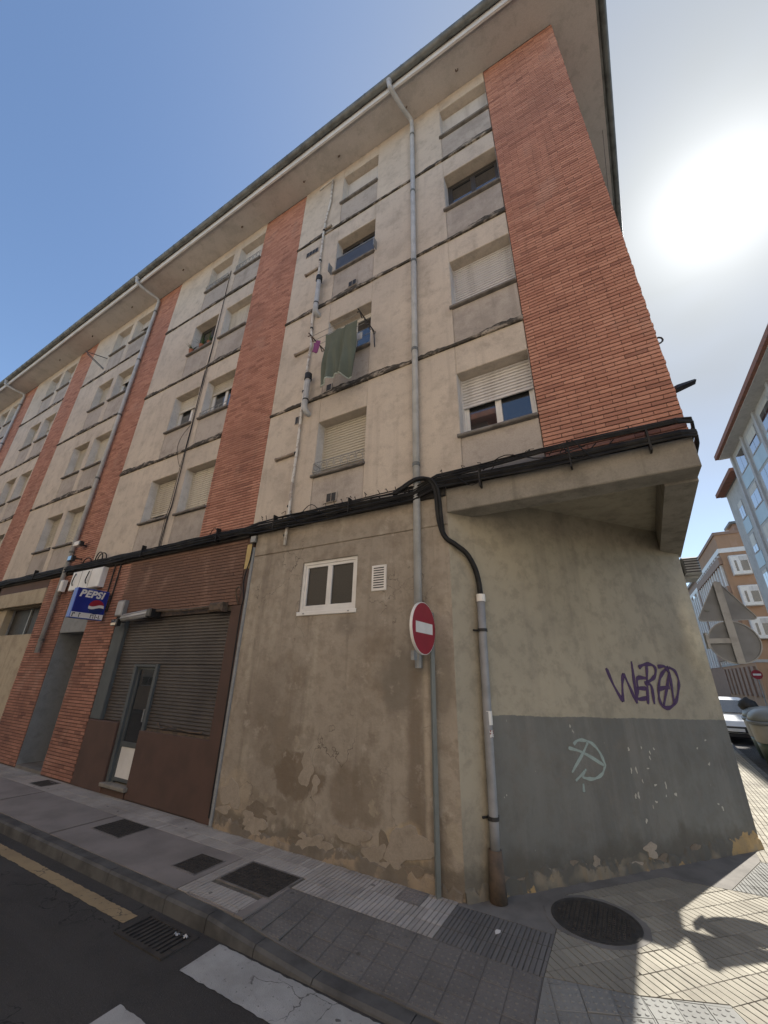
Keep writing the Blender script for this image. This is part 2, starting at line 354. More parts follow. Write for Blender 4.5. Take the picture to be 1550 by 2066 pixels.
def m_road_paint(name, a, b):
    t = NT(name)
    crk = t.n('ShaderNodeTexVoronoi', {'Vector': t.n('ShaderNodeVectorMath', {0: t.pos, 1: t.n('ShaderNodeVectorMath', {0: t.n('ShaderNodeTexNoise', {'Scale': 4., 'Detail': 4., 'Vector': t.pos}).outputs[1], 1: (.35, .35, .35)}, operation='MULTIPLY').outputs[0]}, operation='ADD').outputs[0], 'Scale': 2.1}, feature='DISTANCE_TO_EDGE').outputs[0]
    c = t.mix(t.ramp(t.noise(3, 6, .6), .35, .7), a, b)
    wear = t.noise(26, 6, .7)
    c = t.mix(t.ramp(wear, .60, .68, 0, .75), c, (.075, .07, .066))
    c = t.mix(t.math('MULTIPLY', t.ramp(crk, .010, .003, 0, .8), t.ramp(t.noise(1.6, 2), .5, .58)), c, (.06, .057, .053))
    t.bump(t.math('ADD', t.noise(120, 3), t.math('MULTIPLY', wear, .7)), .5, .01)
    return t.fin(c, .8, 0, .3)
RPW = m_road_paint('road_paint_white', (.40, .40, .385), (.30, .30, .285)); RPY = m_road_paint('road_paint_yellow', (.34, .26, .15), (.27, .205, .12))
def m_tile(name, a, b, dirt, amt=.5):
    t = NT(name); ob = t.n('ShaderNodeObjectInfo').outputs['Random']; isl = t.n('ShaderNodeNewGeometry').outputs['Random Per Island']
    c = t.mix(t.math('FRACT', t.math('ADD', ob, t.math('MULTIPLY', isl, .22))), a, b)
    c = t.mix(t.ramp(t.noise(1.6, 6, .65), .42, .72, 0, amt), c, dirt)
    c = t.mix(t.ramp(t.noise(40, 4, .6), .55, .75, 0, .35), c, dirt)
    c = t.mix(t.ramp(t.n('ShaderNodeTexVoronoi', {'Vector': t.pos, 'Scale': 3.2}).outputs[0], .075, .06, 0, .6), c, (.05, .048, .045))
    t.bump(t.noise(140, 3), .3, .004)
    return t.fin(c, .85, 0, .25)
T_CREAM = m_tile('tile_cream', (.345, .322, .265), (.262, .243, .20), (.165, .152, .126), .65)
T_CREAM_LIFT = m_tile('tile_strip_cream_shade_lift', (.46, .428, .39), (.35, .325, .292), (.22, .20, .178), .7)  # finer-ribbed cream strip tile, its colour lightened to offset the shade it lies in
T_GREY = m_tile('tile_grey', (.235, .235, .22), (.20, .20, .188), (.12, .117, .108))
T_DARK = m_tile('tile_dark_grey', (.17, .162, .152), (.14, .133, .126), (.09, .085, .079), .65)
JOINT = plain('tile_joint', (.13, .118, .095), (.085, .078, .065), 20, .95)
CEMENT = plain('cement_patch', (.19, .177, .16), (.13, .122, .11), 3, .92, bump=.4)
CEMENT2 = plain('cement_slab', (.245, .222, .205), (.185, .168, .155), 1.8, .92, bump=.35)
KERB = plain('kerb_granite', (.10, .098, .093), (.05, .049, .047), 4, .85, bump=.4)

# ------------------------------------------------------------------ ground, road, pavement
gd = struct(MB().box(-500, 500, -500, 500, -.4, -.16).build('ground', plain('ground_far', (.09, .085, .08), (.07, .067, .062), .5, .9)))
road = struct(MB().box(-120, 120, -9.2, 200, -.157, -.12).build('road', ASPH))
def zdrop(x, y):
    s = min(1, max(0, (x + 3.7) / 1.3)); s = s * s * (3 - 2 * s); q = min(1, max(0, (-.70 - y) / .62))
    return -.085 * s * q
def KX(y): return 2.0 + .069 * y             # kerb of the side street
def arc(cx, cy, r, a0, a1, n): return [(cx + r * math.cos(R_(a0 + (a1 - a0) * i / n)), cy + r * math.sin(R_(a0 + (a1 - a0) * i / n))) for i in range(n + 1)]
corner = arc(-.15, .75, 2.07, -90, 0, 12)     # corner radius of the pavement, outer side
base = [(-45, 0.3), (-45, -1.32), (-4.2, -1.32), (-4.2, -.62), (corner[0][0], -.62)]
pave = MB().prism([(-45, -1.32), (-4.2, -1.32), (-4.2, .35), (-45, .35)], -.118, -.008)
pave.prism([(-4.2, -.62), (.9, -.62), (1.7, 0.2), (1.9, 1.0), (KX(3) - .13, 3), (KX(60) - .13, 60), (1.0, 60), (1.0, 4.0), (-1.9, .35), (-4.2, .35)], -.117, -.008)
pave.grid(lambda a, b: (-4.2 + a * 5.3, -1.32 + b * .72, zdrop(-4.2 + a * 5.3, -1.32 + b * .72) - .0085), 40, 8)
pave = struct(pave.build('pavement', JOINT))

def clip(poly, region):
    out = poly
    n = len(region)
    for i in range(n):
        ax, ay = region[i]; bx, by = region[(i + 1) % n]; inp = out; out = []
        def side(p): return (bx - ax) * (p[1] - ay) - (by - ay) * (p[0] - ax)
        for j in range(len(inp)):
            p, q = inp[j], inp[(j + 1) % len(inp)]; sp, sq = side(p), side(q)
            if sp >= 0: out.append(p)
            if (sp >= 0) != (sq >= 0):
                t = sp / (sp - sq); out.append((p[0] + (q[0] - p[0]) * t, p[1] + (q[1] - p[1]) * t))
        if not out: return []
    return out
def area(p): return abs(sum(p[i][0] * p[(i + 1) % len(p)][1] - p[(i + 1) % len(p)][0] * p[i][1] for i in range(len(p)))) / 2
def bar_rects(nb, p=.2, g=None, groove=.009):
    g = g if g is not None else (.0014 if nb == 1 else .0035)
    w = (p - 2 * g) / nb
    return [(-p / 2 + g + i * w + (groove / 2 if i else 0), -p / 2 + g + (i + 1) * w - (groove / 2 if i < nb - 1 else 0), -p / 2 + g, p / 2 - g) for i in range(nb)]
def tile_mesh(name, nb, mat, domes=False):
    b = MB()
    for (x0, x1, y0, y1) in bar_rects(nb):
        e = .003
        b.add([(x0, y0, -.012), (x1, y0, -.012), (x1, y1, -.012), (x0, y1, -.012), (x0, y0, -e), (x1, y0, -e), (x1, y1, -e), (x0, y1, -e), (x0 + e, y0 + e, 0), (x1 - e, y0 + e, 0), (x1 - e, y1 - e, 0), (x0 + e, y1 - e, 0)],
              [(0, 1, 5, 4), (1, 2, 6, 5), (2, 3, 7, 6), (3, 0, 4, 7), (4, 5, 9, 8), (5, 6, 10, 9), (6, 7, 11, 10), (7, 4, 8, 11), (8, 9, 10, 11)])
    if domes:
        for i in range(4):
            for j in range(4):
                cx, cy = -.075 + .05 * i, -.075 + .05 * j
                b.lathe([(.0135, 0), (.0125, .0028), (.009, .0045)], 8, c=(cx, cy))
    return b.mesh(name, mat)
tiles = []      # (mesh, centre, angle, tilt)
rest = {}
def pave_region(region, ang, nb, mat, origin, mesh, p=.2):
    ca, sa = math.cos(R_(ang)), math.sin(R_(ang))
    cx = sum(q[0] for q in region) / len(region); cy = sum(q[1] for q in region) / len(region)
    rad = max(math.hypot(q[0] - cx, q[1] - cy) for q in region)
    i0 = ((cx - origin[0]) * ca + (cy - origin[1]) * sa) / p; j0 = (-(cx - origin[0]) * sa + (cy - origin[1]) * ca) / p; nn = int(rad / p) + 2
    rb = rest.setdefault(mat.name, (MB(), mat))[0]
    for i in range(int(i0) - nn, int(i0) + nn + 1):
        for j in range(int(j0) - nn, int(j0) + nn + 1):
            lx, ly = (i + .5) * p, (j + .5) * p
            tx, ty = origin[0] + lx * ca - ly * sa, origin[1] + lx * sa + ly * ca
            if math.hypot(tx - cx, ty - cy) > rad + .2: continue
            def W(a, b): return (tx + a * ca - b * sa, ty + a * sa + b * ca)
            full = [W(-p / 2, -p / 2), W(p / 2, -p / 2), W(p / 2, p / 2), W(-p / 2, p / 2)]
            c = clip(full, region)
            if not c or area(c) < .0006: continue
            zc = zdrop(tx, ty); tilt = math.atan2(zdrop(tx, ty + .03) - zdrop(tx, ty - .03), .06)
            if area(c) > .999 * p * p and mesh: tiles.append((mesh, (tx, ty, zc + random.uniform(-.0012, .0012)), ang, tilt + random.uniform(-.004, .004)))
            else:
                for (x0, x1, y0, y1) in bar_rects(nb):
                    bc = clip([W(x0, y0), W(x1, y0), W(x1, y1), W(x0, y1)], region)
                    if 'dome' in mesh.name:
                        for i_ in range(4):
                            for j_ in range(4):
                                dx, dy = W(-.075 + .05 * i_, -.075 + .05 * j_)
                                if all((region[(q + 1) % len(region)][0] - region[q][0]) * (dy - region[q][1]) - (region[(q + 1) % len(region)][1] - region[q][1]) * (dx - region[q][0]) > .012 * math.hypot(region[(q + 1) % len(region)][0] - region[q][0], region[(q + 1) % len(region)][1] - region[q][1]) for q in range(len(region))):
                                    zz = zdrop(dx, dy); rb.lathe([(.0135, zz), (.0125, .0028 + zz), (.009, .0045 + zz)], 8, c=(dx, dy))
                    if bc and area(bc) > 2e-5: 
                        k = len(bc); vv = [(q[0], q[1], -.012 + zdrop(*q)) for q in bc] + [(q[0], q[1], zdrop(*q)) for q in bc]
                        rb.add(vv, [tuple(range(k, 2 * k))] + [(a, (a + 1) % k, (a + 1) % k + k, a + k) for a in range(k)])
TM3 = tile_mesh('paving_tile', 3, T_CREAM); TM1G = tile_mesh('paving_tile_ribbed', 5, T_DARK); TM5G = tile_mesh('paving_tile_ribbed_grey', 5, T_GREY); TMD = tile_mesh('paving_tile_dome', 1, T_GREY, True); TMD2 = tile_mesh('paving_tile_dome_dark', 1, T_DARK, True); TM1C = tile_mesh('paving_tile_bar', 4, T_CREAM_LIFT)
pave_region([(-20, -.45), (-3.3, -.45), (-3.3, .02), (-20, .02)], 0, 4, T_CREAM_LIFT, (-3.3, -.05), TM1C)
pave_region([(-3.3, -.68), (-1.76, -.68), (-1.76, .04), (-3.3, .04)], 0, 4, T_CREAM_LIFT, (-3.36, -.68), TM1C)
pave_region([(-4.25, -1.3), (-4.1, -1.3), (-4.1, -.455), (-4.25, -.455)], 0, 4, T_CREAM_LIFT, (-4.3, -1.3), TM1C)
pave_region([(-4.095, -1.28), (-3.42, -1.28), (-3.42, -1.02), (-4.095, -1.02)], 0, 4, T_CREAM_LIFT, (-4.095, -1.22), TM1C)
pave_region([(-1.755, -.68), (-.885, -.68), (-.885, -.08), (-1.755, -.08)], 0, 5, T_DARK, (-1.755, -.68), TM1G)
pave_region([(-.88, -.66), (-.28, -.505), (-.28, 1.40), (-.88, .70)], 46, 3, T_CREAM, (.02, .03), TM3)
pave_region([(-.28, -.505), (.24, -.28), (.24, 1.735), (0, 1.72), (-.28, 1.40)], 46, 3, T_CREAM, (.02, .03), TM3)
pave_region([(.24, -.28), (.42, -.62), (1.1, -.55), (1.75, .3), (1.95, 1.4), (2.0, 1.83), (.62, 1.76), (.24, 1.735)], 46, 3, T_CREAM, (.02, .03), TM3)
pave_region([(.62, 1.77), (2.05, 1.86), (2.15, 2.9), (1.08, 2.86)], 8, 5, T_GREY, (.62, 1.77), TM5G)
pave_region([(1.09, 2.87), (KX(2.9) - .14, 2.92), (KX(18) - .14, 18), (1.8, 18)], -3, 3, T_CREAM, (1.2, 2.9), TM3)
pave_region([(-3.3, -1.31), (-.885, -1.31), (-.885, -.685), (-3.3, -.685)], 0, 1, T_DARK, (-3.29, -1.29), TMD2)
pave_region([(-.88, -1.31), (.05, -1.31), (-.275, -.515), (-.88, -.67)], 20, 1, T_GREY, (-.28, -.51), TMD)
pave_region([(.06, -1.30), (.62, -1.2), (.40, -.62), (.245, -.29), (-.27, -.515)], 20, 1, T_GREY, (-.28, -.51), TMD)
for (x0, x1, y0, y1) in [(-6.9, -4.26, -1.31, -.455), (-9.2, -6.95, -1.31, -.455), (-12.5, -9.25, -1.31, -.455), (-20, -12.55, -1.31, -.455), (-3.41, -3.31, -1.31, -.69), (-4.09, -3.42, -1.31, -1.29)]:
    o = MB().box(x0, x1, y0, y1, -.02, -.001).build('cement_slab', CEMENT2, pave)
o = MB().prism([(-1.75, -.075), (-.89, -.075), (-.89, .72), (0, 1.73), (.61, 1.775), (1.07, 2.87), (1.2, 3.5), (-1.6, .25), (-1.75, .05)], -.02, -.002).build('cement_slab', CEMENT, pave)
tiles.sort(key=lambda q: (Vector(q[1]) - CAM).length if (-7 < q[1][0] < 2.3) else 99)
def inview(p):
    d = Vector(p) - CAM; zc = d.dot(fw)
    if zc < .2: return False
    px, py = d.dot(rt) / zc * fx, d.dot(up) / zc * fx
    return abs(px) < 800 and abs(py) < 1055
cnt = 0
for (me, loc, ang, tilt) in tiles:
    if cnt < 300 and inview(loc):
        o = bpy.data.objects.new('paving_tile', me); COL.objects.link(o)
        o.matrix_world = Matrix.Translation(loc) @ Matrix.Rotation(tilt, 4, 'X') @ Matrix.Rotation(R_(ang), 4, 'Z'); o.parent = pave; cnt += 1
    else:
        mm = Matrix.Translation(loc) @ Matrix.Rotation(tilt, 4, 'X') @ Matrix.Rotation(R_(ang), 4, 'Z')
        rb = rest.setdefault(me.materials[0].name, (MB(), me.materials[0]))[0]
        rb.add([mm @ v.co for v in me.vertices], [tuple(p.vertices) for p in me.polygons])
for k, (b, mt) in rest.items():
    if b.v: stuff(b.build('paving_tiles_remaining', mt, pave))
# kerb stones
def kerb_piece(p, q, zt):
    d = Vector((q[0] - p[0], q[1] - p[1], 0)).normalized(); nn = Vector((d.y, -d.x, 0)); b = MB(); e = .012
    P = [Vector((*p, 0)) + d * .004, Vector((*q, 0)) - d * .004]; vs = []
    for k, c in enumerate(P):
        z = zt[k]
        for off, zz in ((-.13 + .001, -.155), (-.13 + .001, z), (-.02, z), (0, z - .02), (0.01, -.155)): vs.append(c + nn * off + Vector((0, 0, zz)))
    b.add(vs, [(i, i + 1, i + 6, i + 5) for i in range(4)] + [(0, 5, 9, 4), (4, 3, 2, 1, 0), (5, 6, 7, 8, 9)])
    b.build('kerb_stone', KERB, pave)
line = [(x, -1.455) for x in [-20, -18, -16, -14, -13, -12, -11, -10, -9, -8.1, -7.1, -6.2, -5.2, -4.2, -3.6, -3.0, -2.4, -1.6, -.8]] + [(c[0], c[1] - .135 if i == 0 else c[1] - .1) for i, c in enumerate(corner)][1:] + [(KX(y), y) for y in (2, 3, 4, 5, 6, 7, 8, 9, 10, 11, 12, 13, 14, 15, 16, 17, 18, 20, 24, 30, 40, 60)]
for p, q in zip(line, line[1:]):
    zt = [zdrop(c[0], -1.32) - .002 if c[0] < .2 and c[1] < -1 else -.05 if c[1] < 1 else -.004 for c in (p, q)]
    kerb_piece(p, q, zt)
# road markings
for nm, (x0, x1, y0, y1), mt in [('yellow_line', (-40, -4.34, -1.75, -1.61), RPY), ('zebra_stripe', (-3.36, 3.2, -1.86, -1.485), RPW), ('zebra_stripe', (-3.40, 3.2, -2.78, -2.28), RPW), ('zebra_stripe', (-3.40, 3.2, -3.78, -3.28), RPW), ('zebra_stripe', (-3.40, 3.2, -4.78, -4.28), RPW), ('zebra_stripe', (-3.40, 3.2, -5.78, -5.28), RPW)]:
    rnd = random.Random(3); nx = int((x1 - x0) / .04); b = MB()
    def edge(x, y): return (x, y + rnd.uniform(-.006, .006), -.116)
    b.v = [edge(x0 + (x1 - x0) * i / nx, y0) for i in range(nx + 1)] + [edge(x0 + (x1 - x0) * i / nx, y1) for i in range(nx + 1)]
    b.f = [(i, i + 1, nx + 2 + i, nx + 1 + i) for i in range(nx)]
    b.build(nm, mt, road)
# drain grate
dg = empty('drain_grate', (-3.92, -1.69, -.12), 'cast iron storm drain grate set in the asphalt by the kerb', 'drain')
b = MB()
for (x0, x1, y0, y1) in [(-4.26, -3.58, -1.87, -1.83), (-4.26, -3.58, -1.56, -1.52), (-4.26, -4.22, -1.83, -1.56), (-3.62, -3.58, -1.83, -1.56)]: b.box(x0, x1, y0, y1, -.15, -.108)
b.build('frame', IRON, dg)
MB().box(-4.22, -3.62, -1.83, -1.56, -.119, -.1185).build('pit', plain('pit_black', (.006, .006, .006)), dg)
for i in range(11):
    x = -4.19 + i * .055; MB().box(x, x + .027, -1.828, -1.562, -.118, -.110).build('bar', IRON, dg)
for lx, ly, sd_ in ((-3.75, -1.62, 1), (-3.66, -1.60, 2)):
    b = MB(); rr = random.Random(sd_); b.grid(lambda a, c: (lx + (a - .5) * .05, ly + (c - .5) * .03, -.098 + rr.uniform(-.008, .012)), 5, 4); tag(b.build('paper_scrap', PIPE), 'small crumpled white paper scrap caught on the drain grate, ' + ('left one' if sd_ == 1 else 'right one'), 'litter')
b = MB(); rr = random.Random(8); b.add([(-1.31 + .03 * math.cos(a * .7) * rr.uniform(.5, 1.2), -.30 + .05 * math.sin(a * .7) * rr.uniform(.5, 1.3), .0015) for a in range(9)], [tuple(range(9))]); b.build('paint_splash', SIGNW, pave)
# manhole covers
def square_cover(name, x0, x1, y0, y1, label, mat=IRON, rim=.02):
    r = empty(name, ((x0 + x1) / 2, (y0 + y1) / 2, 0), label, 'manhole cover', 'access covers in the pavement')
    b = MB()
    for q in [(x0, x1, y0, y0 + rim), (x0, x1, y1 - rim, y1), (x0, x0 + rim, y0 + rim, y1 - rim), (x1 - rim, x1, y0 + rim, y1 - rim)]: b.box(*q, -.03, .003)
    b.build('frame', STONE, r)
    b = MB(); b.box(x0 + rim, x1 - rim, y0 + rim, y1 - rim, -.03, .001)
    nx = max(2, int((x1 - x0) / .05)); ny = max(2, int((y1 - y0) / .05))
    for i in range(nx):
        for j in range(ny):
            cx = x0 + rim + (i + .5) * (x1 - x0 - 2 * rim) / nx; cy = y0 + rim + (j + .5) * (y1 - y0 - 2 * rim) / ny
            b.box(cx - .014, cx + .014, cy - .014, cy + .014, .001, .006)
    b.build('plate', mat, r)
square_cover('access_cover', -4.085, -3.335, -.965, -.455, 'large rectangular dark access cover framed by cream tiles')
square_cover('access_cover', -4.76, -4.34, -1.04, -.62, 'small dark square access cover in the grey pavement slab, left of the large one')
square_cover('access_cover', -6.70, -6.02, -.93, -.46, 'dark rectangular access cover in front of the shuttered bar')
square_cover('access_cover', -10.1, -9.6, -.38, -.05, 'small access cover beside the doorway step')
square_cover('access_cover', -2.32, -2.06, -.30, -.04, 'tiny square cover at the foot of the stained wall', CEMENT2)
mh = empty('manhole_cover', (-.60, .36, 0), 'round dark cast iron manhole cover in the corner pavement', 'manhole cover')
b = MB(); rr = random.Random(5)
pts = [(-.60 + (.425 + rr.uniform(-.015, .02)) * math.cos(a * .2094), .36 + (.425 + rr.uniform(-.015, .03)) * math.sin(a * .2094)) for a in range(30)]
b.prism(pts, -.02, .0025); b.build('cement_collar', CEMENT, mh)
b = MB(); b.lathe([(.375, -.02), (.375, .006), (.355, .006), (.352, .003), (.34, .003)], 40, c=(-.60, .36)); b.build('rim', IRON, mh)
b = MB(); b.lathe([(.340, -.02), (.340, .0045)], 40, c=(-.60, .36))
for i in range(-8, 9):
    for j in range(-8, 9):
        if math.hypot(i, j) * .038 < .31: b.box(-.60 + i * .038 - .012, -.60 + i * .038 + .012, .36 + j * .038 - .012, .36 + j * .038 + .012, .0045, .0095)
b.build('plate', IRON, mh)

# ------------------------------------------------------------------ the corner apartment building
BLD = empty('apartment_building', (0, 0, 0), 'five-storey corner apartment block with tan plaster bays and red brick strips', 'building')
LV = [4.45, 7.0, 9.65, 12.33, 14.85]           # storey lines
SILL = [5.28, 7.90, 10.62, 13.28]; HEAD = [6.43, 9.06, 11.76, 14.42]
STRIPS = [(-.36, 1.10), (-7.10, -5.55), (-12.72, -11.28), (-18.32, -16.87), (-23.95, -22.48), (-29.6, -28.1)]
BAYS = [((-5.55, -.36), [(-4.20, -3.12), (-1.45, -.37)]), ((-11.28, -7.10), [(-9.55, -8.48), (-8.17, -7.11)]),
        ((-16.87, -12.72), [(-15.20, -14.13), (-13.86, -12.80)]), ((-22.48, -18.32), [(-20.84, -19.77), (-19.46, -18.40)]), ((-28.1, -23.95), [(-26.5, -25.4), (-25.1, -24.03)])]
# cores
MB().prism([(-45, .32), (1.085, .32), (1.75, 14), (-45, 14)], 4.45, 15.2).build('core', PL_REV, BLD)
MB().prism([(-45, .32), (-13.3, .32), (-13.3, 1.4), (-9.0, 1.4), (-9.0, .9), (-5.5, .9), (-5.4, .32), (-1.45, .32), (1.20, 3.46), (1.75, 14), (-45, 14)], 0, 4.44).build('core_ground', DARK, BLD)
for (bx0, bx1), wins in BAYS:
    edges = [bx0] + [e for q in wins for e in q] + [bx1]
    for s in range(4):
        zb, zt = LV[s], LV[s + 1]
        for i in range(len(edges) - 1):
            a, c = edges[i], edges[i + 1]
            if c - a < .05: continue
            if (a, c) in wins:
                MB().bev(a, c, .012, .32, zb, SILL[s] - .05, .010).build('spandrel_panel', PL_SP, BLD)
                MB().bev(a, c, .004, .32, HEAD[s], zt, .010).build('lintel_panel', PL_UP, BLD)
            else: MB().bev(a, c, 0, .32, zb, zt, .010).build('plaster_panel', PL_UP, BLD)
        if s > 0:
            # stained drip edge at the storey line, ragged along its top
            rr = random.Random(s * 10 + int(bx0)); n = int((bx1 - bx0) / .06); b = MB(); vs = []
            for i in range(n + 1):
                x = bx0 + (bx1 - bx0) * i / n; h = .115 + .04 * math.sin(x * 1.7 + s) + .02 * math.sin(x * 6.1) + rr.uniform(-.014, .014)
                vs += [(x, .01, zb - .012), (x, -.030, zb - .006), (x, -.032, zb + .04), (x, -.0015, zb + max(.06, h)), (x, .01, zb + max(.05, h) + .005)]
            b.add(vs, [(5 * i + k, 5 * i + k + 1, 5 * i + k + 6, 5 * i + k + 5) for i in range(n) for k in range(4)] + [(0, 4, 3, 2, 1), (5 * n, 5 * n + 1, 5 * n + 2, 5 * n + 3, 5 * n + 4)])
            b.build('string_course', COURSE, BLD)

# windows: frame > pane, shutter, sill, reveal
def window(x0, x1, z0, z1, shut, smat=SHUT, fmat=None, parent=BLD, y=.285, panes=2, gm=GLASS, sill=True, reveal=True, fw_=.045):
    f = MB(); Y0, Y1 = y - .05, y + .02
    for q in [(x0, x1, z0, z0 + fw_), (x0, x1, z1 - fw_, z1), (x0, x0 + fw_, z0 + fw_, z1 - fw_), (x1 - fw_, x1, z0 + fw_, z1 - fw_)]: f.bev(q[0], q[1], Y0, Y1, q[2], q[3], .004)
    n = panes; wd = (x1 - x0 - 2 * fw_) / n; ps = []
    for i in range(n):
        a, c = x0 + fw_ + i * wd, x0 + fw_ + (i + 1) * wd; s = .045
        for q in [(a, c, z0 + fw_, z0 + fw_ + s), (a, c, z1 - fw_ - s, z1 - fw_), (a, a + s, z0 + fw_ + s, z1 - fw_ - s), (c - s, c, z0 + fw_ + s, z1 - fw_ - s)]: f.bev(q[0], q[1], Y0 + .012, Y1 - .004, q[2], q[3], .004)
        ps.append((a + s, c - s, z0 + fw_ + s, z1 - fw_ - s))
    w_ = f.build('window', fmat or WHITE, parent)
    for k_, (a, c, e, g) in enumerate(ps): MB().box(a, c, y - .012, y - .004, e, g).build('pane', GLASSC if gm is GLASS and a < -5.5 and int(a * 37 + z0 * 11 + k_) % 3 == 0 else gm, w_)
    if shut > 0:
        zs = z1 - (z1 - z0 - .01) * shut; b = MB(); n = max(2, int((z1 - zs) / .056)); prof = []
        for i in range(n):
            za = z1 - i * (z1 - zs) / n; h = (z1 - zs) / n
            prof += [(y - .060, za), (y - .082, za - h * .22), (y - .080, za - h * .70), (y - .060, za - h * .80)]
        prof.append((y - .066, zs)); vs = []
        for (yy, zz) in prof: vs += [(x0 + .015, yy, zz), (x1 - .015, yy, zz)]
        b.add(vs, [(2 * i, 2 * i + 1, 2 * i + 3, 2 * i + 2) for i in range(len(prof) - 1)])
        b.box(x0 + .015, x1 - .015, y - .085, y - .06, zs - .045, zs - .001)
        b.box(x0 + .003, x0 + .018, y - .09, y - .05, z0, z1); b.box(x1 - .018, x1 - .003, y - .09, y - .05, z0, z1)
        b.build('shutter', smat, w_)
    if sill: MB().bev(x0 - .035, x1 + (.02 if x1 < -.5 else -.0), -.055, y - .051, z0 - .048, z0, .012).build('sill', STONE, w_)
    if reveal:
        MB().box(x0 + .001, x0 + .004, .013, y - .02, z0, z1).build('reveal', PL_REV, w_); MB().box(x1 - .004, x1 - .001, .013, y - .02, z0, z1).build('reveal', PL_REV, w_)
    return w_
rr = random.Random(11)
SH = [[[1, 0, 0, 1], [.45, 1, 0, 1]], [[.78, .33, 0, .35], [1, .26, .95, .6]]]
for bi, ((bx0, bx1), wins) in enumerate(BAYS):
    for wi, (a, c) in enumerate(wins):
        for s in range(4):
            sh = SH[bi][wi][s] if bi < 2 else rr.choice([0, .25, .4, .8, 1])
            window(a, c, SILL[s], HEAD[s], sh, SHUTW if (bi == 0 and wi == 1) or s == 3 else SHUT, BRONZE if (bi == 0 and s == 2) or (bi == 1 and s == 2) else None)
# brick strips: real courses, the ones nearest the camera as single bricks
PITCH, BH, BL = .06, .047, .245
def courses(x0, x1, z0, z1, single=0, y0=0., dep=.03, seed=0):
    rr = random.Random(seed); out = []
    n = int((z1 - z0) / PITCH)
    for k in range(n):
        z = z0 + k * PITCH; x = x0 - (BL / 2 if k % 2 else 0) - rr.uniform(0, .02)
        while x < x1 - .02:
            a, c = max(x, x0), min(x + BL, x1)
            if c - a > .03: out.append((a, c - (.005 if c < x1 else 0), y0 + rr.uniform(-.002, .002), y0 + dep, z + .006, z + .006 + BH))
            x += BL
    return out
nsingle = 0; allb = MB()
def brick_mesh(L):
    k = round(L, 2)
    if k not in brick_mesh.c: brick_mesh.c[k] = MB().bev(0, k, 0, .03, 0, BH, .003).mesh('brick', BRICK)
    return brick_mesh.c[k]
brick_mesh.c = {}
for si, (a, c) in enumerate(STRIPS):
    MB().box(a + .002, c - .012, .013, .32, 4.45, 14.86).build('mortar_backing', MORTAR, BLD)
    for (x0, x1, y0, y1, z0, z1) in courses(a, c, 4.47, 14.84, seed=si):
        if si == 0 and nsingle < 300:
            o = bpy.data.objects.new('brick', brick_mesh(x1 - x0)); COL.objects.link(o); o.location = (x0, y0, z0); o.parent = BLD; nsingle += 1
        else: allb.bev(x0, x1, y0, y1, z0, z1, .003)
# return of the brick round the corner on the side street
sidev = Vector((.048, 1, 0)).normalized()
for k in range(int((14.84 - 4.47) / PITCH)):
    z = 4.476 + k * PITCH; y = .031 - (.12 if k % 2 else 0)
    while y < 1.6:
        y2 = min(y + BL - .005, 1.6); ya = max(y, .031); x = lambda q: 1.10 + .048 * q
        allb.add([(x(ya) - .03, ya, z), (x(ya), ya, z), (x(y2), y2, z), (x(y2) - .03, y2, z), (x(ya) - .03, ya, z + BH), (x(ya), ya, z + BH), (x(y2), y2, z + BH), (x(y2) - .03, y2, z + BH)], [(0, 3, 2, 1), (4, 5, 6, 7), (0, 1, 5, 4), (1, 2, 6, 5), (2, 3, 7, 6)]); y += BL
stuff(allb.build('brickwork', BRICK, BLD))
# side street facade (plaster beyond the brick return)
b = MB(); q = [(1.09 + .048 * .03, .03), (1.09 + .048 * 1.6, 1.6), (1.0, 1.6), (1.0, .33)]; b.prism(q, 4.45, 14.86); b.build('mortar_backing', MORTAR, BLD)
b = MB(); b.prism([(1.10 + .048 * 1.605, 1.605), (1.10 + .048 * 14, 14), (1.0, 14), (1.0, 1.605)], 4.40, 14.86); b.build('side_wall', PL_UP, BLD)
for yy in (3.0, 5.4, 8.2, 10.6):
    for s in range(4):
        mm = Matrix.Translation((1.10 + .048 * yy + .02, yy, 0)) @ Matrix.Rotation(R_(90 - 2.75), 4, 'Z')
        b = MB(); z0, z1 = SILL[s], HEAD[s]
        for q in [(0, 1.1, z0, z0 + .06), (0, 1.1, z1 - .06, z1), (0, .06, z0, z1), (1.04, 1.1, z0, z1), (.52, .58, z0, z1)]: b.box(q[0], q[1], -.005, .05, q[2], q[3])
        wo = b.xform(mm).build('window', WHITE, BLD); b = MB(); b.box(.06, 1.04, .0, .05, z0 + .06, z1 - .06); b.xform(mm).build('pane', GLASS, wo)
